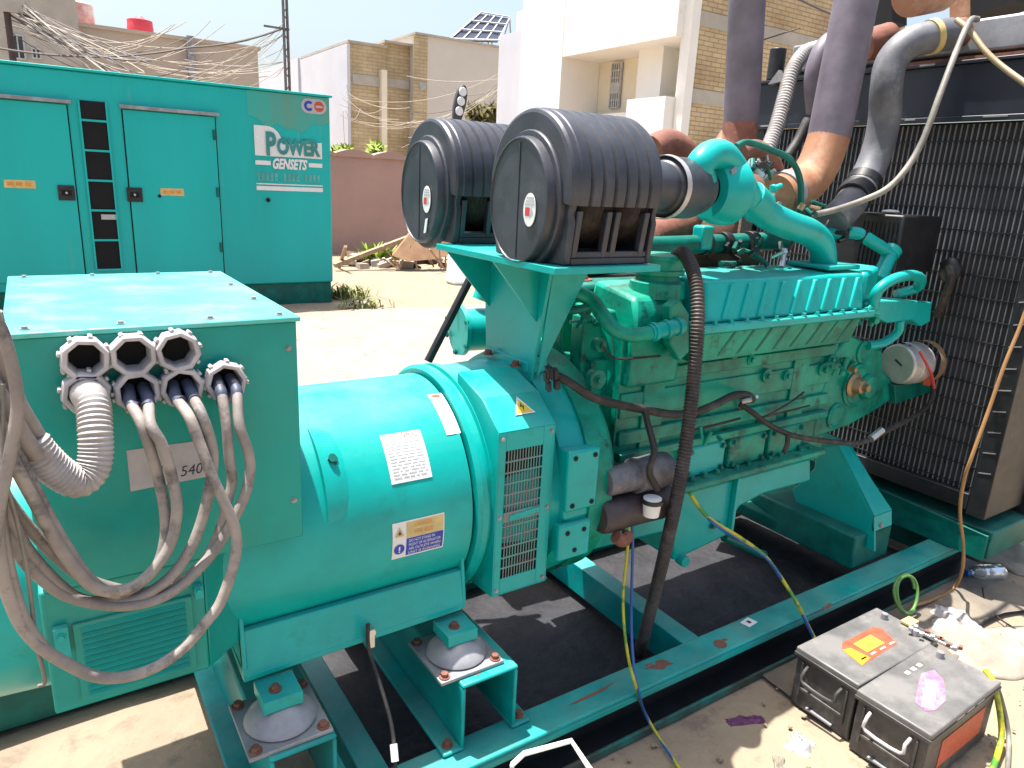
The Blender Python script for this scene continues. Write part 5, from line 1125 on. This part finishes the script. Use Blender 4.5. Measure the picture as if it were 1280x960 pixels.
loose('thin_hose', [at(1300,330,'y',1.32), at(1278,400,'y',1.32), at(1256,455,'y',1.32), at(1235,515,'y',1.32), at(1215,570,'y',1.32), at(1205,600,'y',1.33), at(1200,640,'y',1.33), at(1204,680,'y',1.34), at(1203,712,'y',1.33), at(1192,735,'z',.03), at(1165,750,'z',.03), at(1140,757,'z',.05)], .0075, M['wire_tan'], 'thin brown orange hose hanging down in front of the radiator side', 'hose')
c = at(1130,742,'z',.14); ring = [c+V((math.cos(a)*.085, math.sin(a)*.03, math.sin(a)*.075)) for a in [i*.45 for i in range(26)]]
loose('wire_coil', [p_+V((.004*i*.2,-.002*i*.2,.006*math.sin(i))) for i, p_ in enumerate(ring)], .007, M['wire_g'], 'small coil of green and brown wire lying behind the left battery', 'wire')
loose('black_wire', [at(1228,735,'z',.02), at(1232,755,'z',.015), at(1245,770,'z',.015), at(1290,800,'z',.015)], .004, M['rubber'], 'thin black wire on the shaded ground near the plastic bottle', 'wire')
loose('green_wire', [at(1232,838,'z',.25), at(1240,850,'z',.24), at(1248,880,'z',.16), at(1252,915,'z',.07), at(1248,940,'z',.03), at(1236,975,'z',.02)], .010, M['wire_gy'], 'green and yellow cable running down from the front battery to the ground', 'wire')
loose('grey_wire', [at(1236,842,'z',.24), at(1247,860,'z',.2), at(1258,900,'z',.08), at(1261,930,'z',.02), at(1258,980,'z',.02)], .008, M['wire_pale'], 'pale grey cable lying beside the green and yellow battery cable', 'wire')
loose('earth_strap', [at(460,780,'y',1.635), at(461,810,'y',1.62), at(475,855,'y',1.56), at(488,900,'y',1.50), at(493,935,'y',1.46), at(494,960,'y',1.43)], .0055, M['rubber'], 'black earth lead hanging from the alternator foot between the two mount beams', 'wire')
tag(MB().cyl(at(492,930,'y',1.462), at(494,952,'y',1.435), .010, n=10).build('cable_lug', M['label']), 'pale lug at the lower end of the black earth lead', 'cable lug')

# ================================================================== batteries
def battery(loc, rot, L, kind):
    t = thing('battery', {'a': 'dusty black battery with faded red and orange lid label, against the base rail', 'b': 'dusty black battery with pink wrapper on its lid, nearest to the camera'}[kind], 'battery', loc, 'batteries on the ground')
    W, H = .232, .215
    MB_ = MB
    R = Matrix.Rotation(rot, 4, 'Z'); t.rotation_euler = (0,0,rot)
    def bd(mb, name, mats, par=t, bev=0):     # built round the battery's own corner, then placed by its empty
        me_off = V(t.location); mb.v = [p+me_off for p in mb.v]; return mb.build(name, mats, par, bev)
    bd(MB().box(0, L, 0, W, 0, H-.012), 'case', M['battery'], bev=.006)
    lid = bd(MB().box(-.006, L+.006, -.006, W+.006, H-.0115, H+.018), 'lid', M['battop'], bev=.005)
    bd(MB().box(-.009, L+.009, -.009, W+.009, H-.014, H-.002), 'lid_rim', M['battery'], lid, bev=.002)
    for hx in (-.008,):
        h = MB(); h.tube([(-.004,.05,H-.035),(-.03,.052,H-.05),(-.034,.06,H-.085),(-.034,W-.06,H-.085),(-.03,W-.052,H-.05),(-.004,W-.05,H-.035)], .006, n=8, sm=3)
        bd(h, 'handle', M['gland'] if kind == 'b' else M['battery'])
    s = MB(); s.box(-.007,-.0003, .03, W-.03, .075, .085); s.box(-.008,-.0003, .025, .033, .05, H-.03); s.box(-.008,-.0003, W-.033, W-.025, .05, H-.03); bd(s, 'end_rib', M['battery'], bev=.002)
    bd(MB().box(-.011, -.0003, .06, W-.07, .018, .024), 'metal_strip', M['gal'])
    for y in (.055, W-.055):
        if kind == 'a' or y > .1:
            tp = bd(MB().lathe((L-.045, y, H+.0182), (0,0,1), [(0,.014),(.022,.012),(.022,0)], 14), 'terminal_post', M['gal'])
    if kind == 'a':
        s = MB(); z = H+.0185; s.prism([(.10,.05,z),(.12,.14,z),(.16,.165,z),(.36,.165,z),(.38,.14,z),(.34,.06,z)], (0,0,.0007), 0)
        s.box(.19,.30,.085,.14,z+.0008,z+.0014,1)
        for i in range(4): s.box(.13+.06*i,.16+.06*i,.068,.074,z+.0008,z+.0013,3)
        s.prism([(.10,.05,z+.0008),(.12,.14,z+.0008),(.16,.13,z+.0008),(.17,.06,z+.0008)], (0,0,.0005), 2)
        bd(s, 'top_label', [M['redorange'], M['yellow'], M['orange'], M['label']])
    else:
        s = MB(); z = H+.0186; P_ = [(.09,.06),(.12,.045),(.20,.05),(.30,.105),(.33,.15),(.27,.165),(.20,.14),(.10,.10)]
        vs = [(x, y, z) for x, y in P_]; s.prism(vs, (0,0,.001), 0)
        for x, y in ((.13,.075),(.18,.095),(.235,.115)): s.obox((x,y,z+.0015), (.022,.012,0), (-.008,.016,0), (0,0,.0004), 1)
        bd(s, 'wrapper', [M['pink'], M['label_grey']])
        s = MB(); s.box(.10,.40,-.0022,-.0003,.055,.16,0); bd(s, 'side_label', [M['redorange']])
        s = MB()
        for i in range(3): s.box(.16+.07*i,.21+.07*i,-.0075,-.0063,H-.008,H+.004)
        bd(s, 'lid_mark', [M['gland']], lid)
        for x in (.22,.26,.30): bd(MB().box(x, x+.022, .185, .2, H+.0183, H+.0195), 'lid_print', [M['label_grey']], lid)
    return t
battery((2.165,1.052,.012), R_(0), .50, 'a'); battery((2.145,.80,.012), R_(1.5), .47, 'b')
p = at(1190,800,'z',.26); tag(MB().bar(at(1140,783,'z',.262), at(1198,812,'z',.262), .03, .012).build('cable_clamp', M['steel'], bev=.003), 'bright metal link strap joining the posts of the two batteries', 'strap')
ck = MB(); q = random.Random(8)
for i in range(10): c = at(1140+58*i/9+q.uniform(-3,3), 783+29*i/9+q.uniform(-3,3), 'z', .27); ck.obox(c, (.008,.003,0), (-.003,.006,0), (0,0,.006), q.randrange(2))
tag(ck.build('terminal_crust', [M['label_grey'], M['rust']]), kind='stuff')
tag(MB().obox(at(1137,777,'z',.255)+V((0,.0,0)), (.03,.0,0), (0,.02,0), (0,0,.004)).build('card_scrap', M['tan_label']), 'small tan card scrap lying at the far end of the left battery', 'scrap')
# bottle, sheeting, scraps on the ground
a_ = at(1207,716,'z',.045); d = V((.17,-.085,0)).normalized()
bo = thing('plastic_bottle', 'clear crushed plastic bottle with blue cap on the ground near the rail end', 'bottle', a_)
MB().lathe(a_, d, [(.02,.014),(.035,.014),(.06,.036),(.09,.04),(.10,.037),(.11,.04),(.15,.039),(.16,.036),(.19,.039),(.205,.030),(.205,0)], 20).build('bottle_body', M['clear'], bo)
MB().lathe(a_, d, [(0,0),(0,.017),(.022,.017),(.022,.014)], 16).build('cap', M['wire_b'], bo)
def crumple(name, c, sx, sy, h, m, lab, cat, seed, rot=0):
    b = MB(); n = 22; vs = []; R = Matrix.Rotation(rot,3,'Z')
    for j in range(n+1):
        for i in range(n+1):
            u, v_ = i/n*2-1, j/n*2-1; e = max(0, 1-max(abs(u),abs(v_))**3)
            k = noise.noise(V((u*2.2+seed, v_*2.2, seed)))+.6*abs(noise.noise(V((u*5+seed, v_*5, seed))))
            q_ = R @ V((u*sx*(1+.25*noise.noise(V((v_*2,seed,1)))), v_*sy*(1+.25*noise.noise(V((u*2,seed,7)))), 0)); vs.append((c[0]+q_.x, c[1]+q_.y, c[2]+.006+e*h*(.55+k)))
    b.add(vs, [(j*(n+1)+i, j*(n+1)+i+1, (j+1)*(n+1)+i+1, (j+1)*(n+1)+i) for j in range(n) for i in range(n)])
    o = b.build(name, m, ang=28); s = o.modifiers.new('thick', 'SOLIDIFY'); s.thickness = .003; return tag(o, lab, cat)
crumple('sheeting', at(1245,815,'z',.0), .30, .17, .05, M['sackcloth'], 'crumpled dirty pale sheeting beyond the end of the batteries', 'sheeting', 3, -.5)
crumple('rag', at(1200,795,'z',.0)+V((.05,.05,0)), .14, .10, .05, M['label_grey'], 'small grey rag between the battery ends and the pale sheeting', 'rag', 8, .4)
crumple('plastic_scrap', at(1000,935,'z',.0), .05, .04, .035, M['label_grey'], 'crumpled white plastic scrap on the sunlit sand left of the front battery', 'plastic scrap', 5, .3)
crumple('plastic_scrap', at(975,960,'z',.0), .045, .02, .02, M['sackcloth'], 'small dull plastic scrap at the bottom edge below the white one', 'plastic scrap', 15, .8)
crumple('plastic_scrap', at(932,903,'z',.0), .07, .018, .014, mat('purple film', (.12,.03,.10), .5), 'thin purple plastic shred on the shaded ground in front of the rail', 'plastic scrap', 25, -.4)
crumple('board_scrap', at(1275,690,'z',.0), .3, .2, .05, M['sackcloth'], 'pale crumpled sheeting at the right edge beyond the bottle', 'sheeting', 33, .2)
# something white and bent standing at the bottom edge
b = MB(); W_ = [at(640,956,'z',.30), at(655,942,'z',.31), at(714,926,'z',.31), at(740,965,'z',.30)]
b.tube(W_, .0075, n=8, sm=0); b.tube([W_[3], W_[3]+V((0.0,-.02,-.29))], .006, n=8, sm=0); b.tube([W_[0], W_[0]+V((0,-.02,-.29))], .006, n=8, sm=0)
wt = thing('wire_stand', 'thin white bent wire stand at the bottom edge in front of the rail', 'stand', W_[1]-V((0,0,.31)))
b.build('wire_frame', M['label'], wt); c = (W_[0]+W_[3])/2; MB().lathe(V((c.x, c.y-.06, .24)), (0,0,1), [(0,.0),(0,.075),(.012,.08),(.012,0)], 28).build('round_seat', M['label'], wt)
# far right: neighbouring dark machine end
mk = thing('machine_base', 'dark green steel machine end beyond the radiator at the right edge', 'machine', (4.9,1.4,0))
MB().prism([at(1243,645,'x',4.5), at(1300,600,'x',4.5), at(1300,635,'x',4.5), at(1250,660,'x',4.5)], (1.5,0,0)).build('foot_beam', M['teal_frame'], mk)
MB().prism([at(1258,625,'x',4.6), at(1300,590,'x',4.6), at(1300,480,'x',4.6), at(1266,500,'x',4.6)], (1.2,0,0)).build('side_panel', mat('grey green panel', (.09,.10,.09), .6), mk)
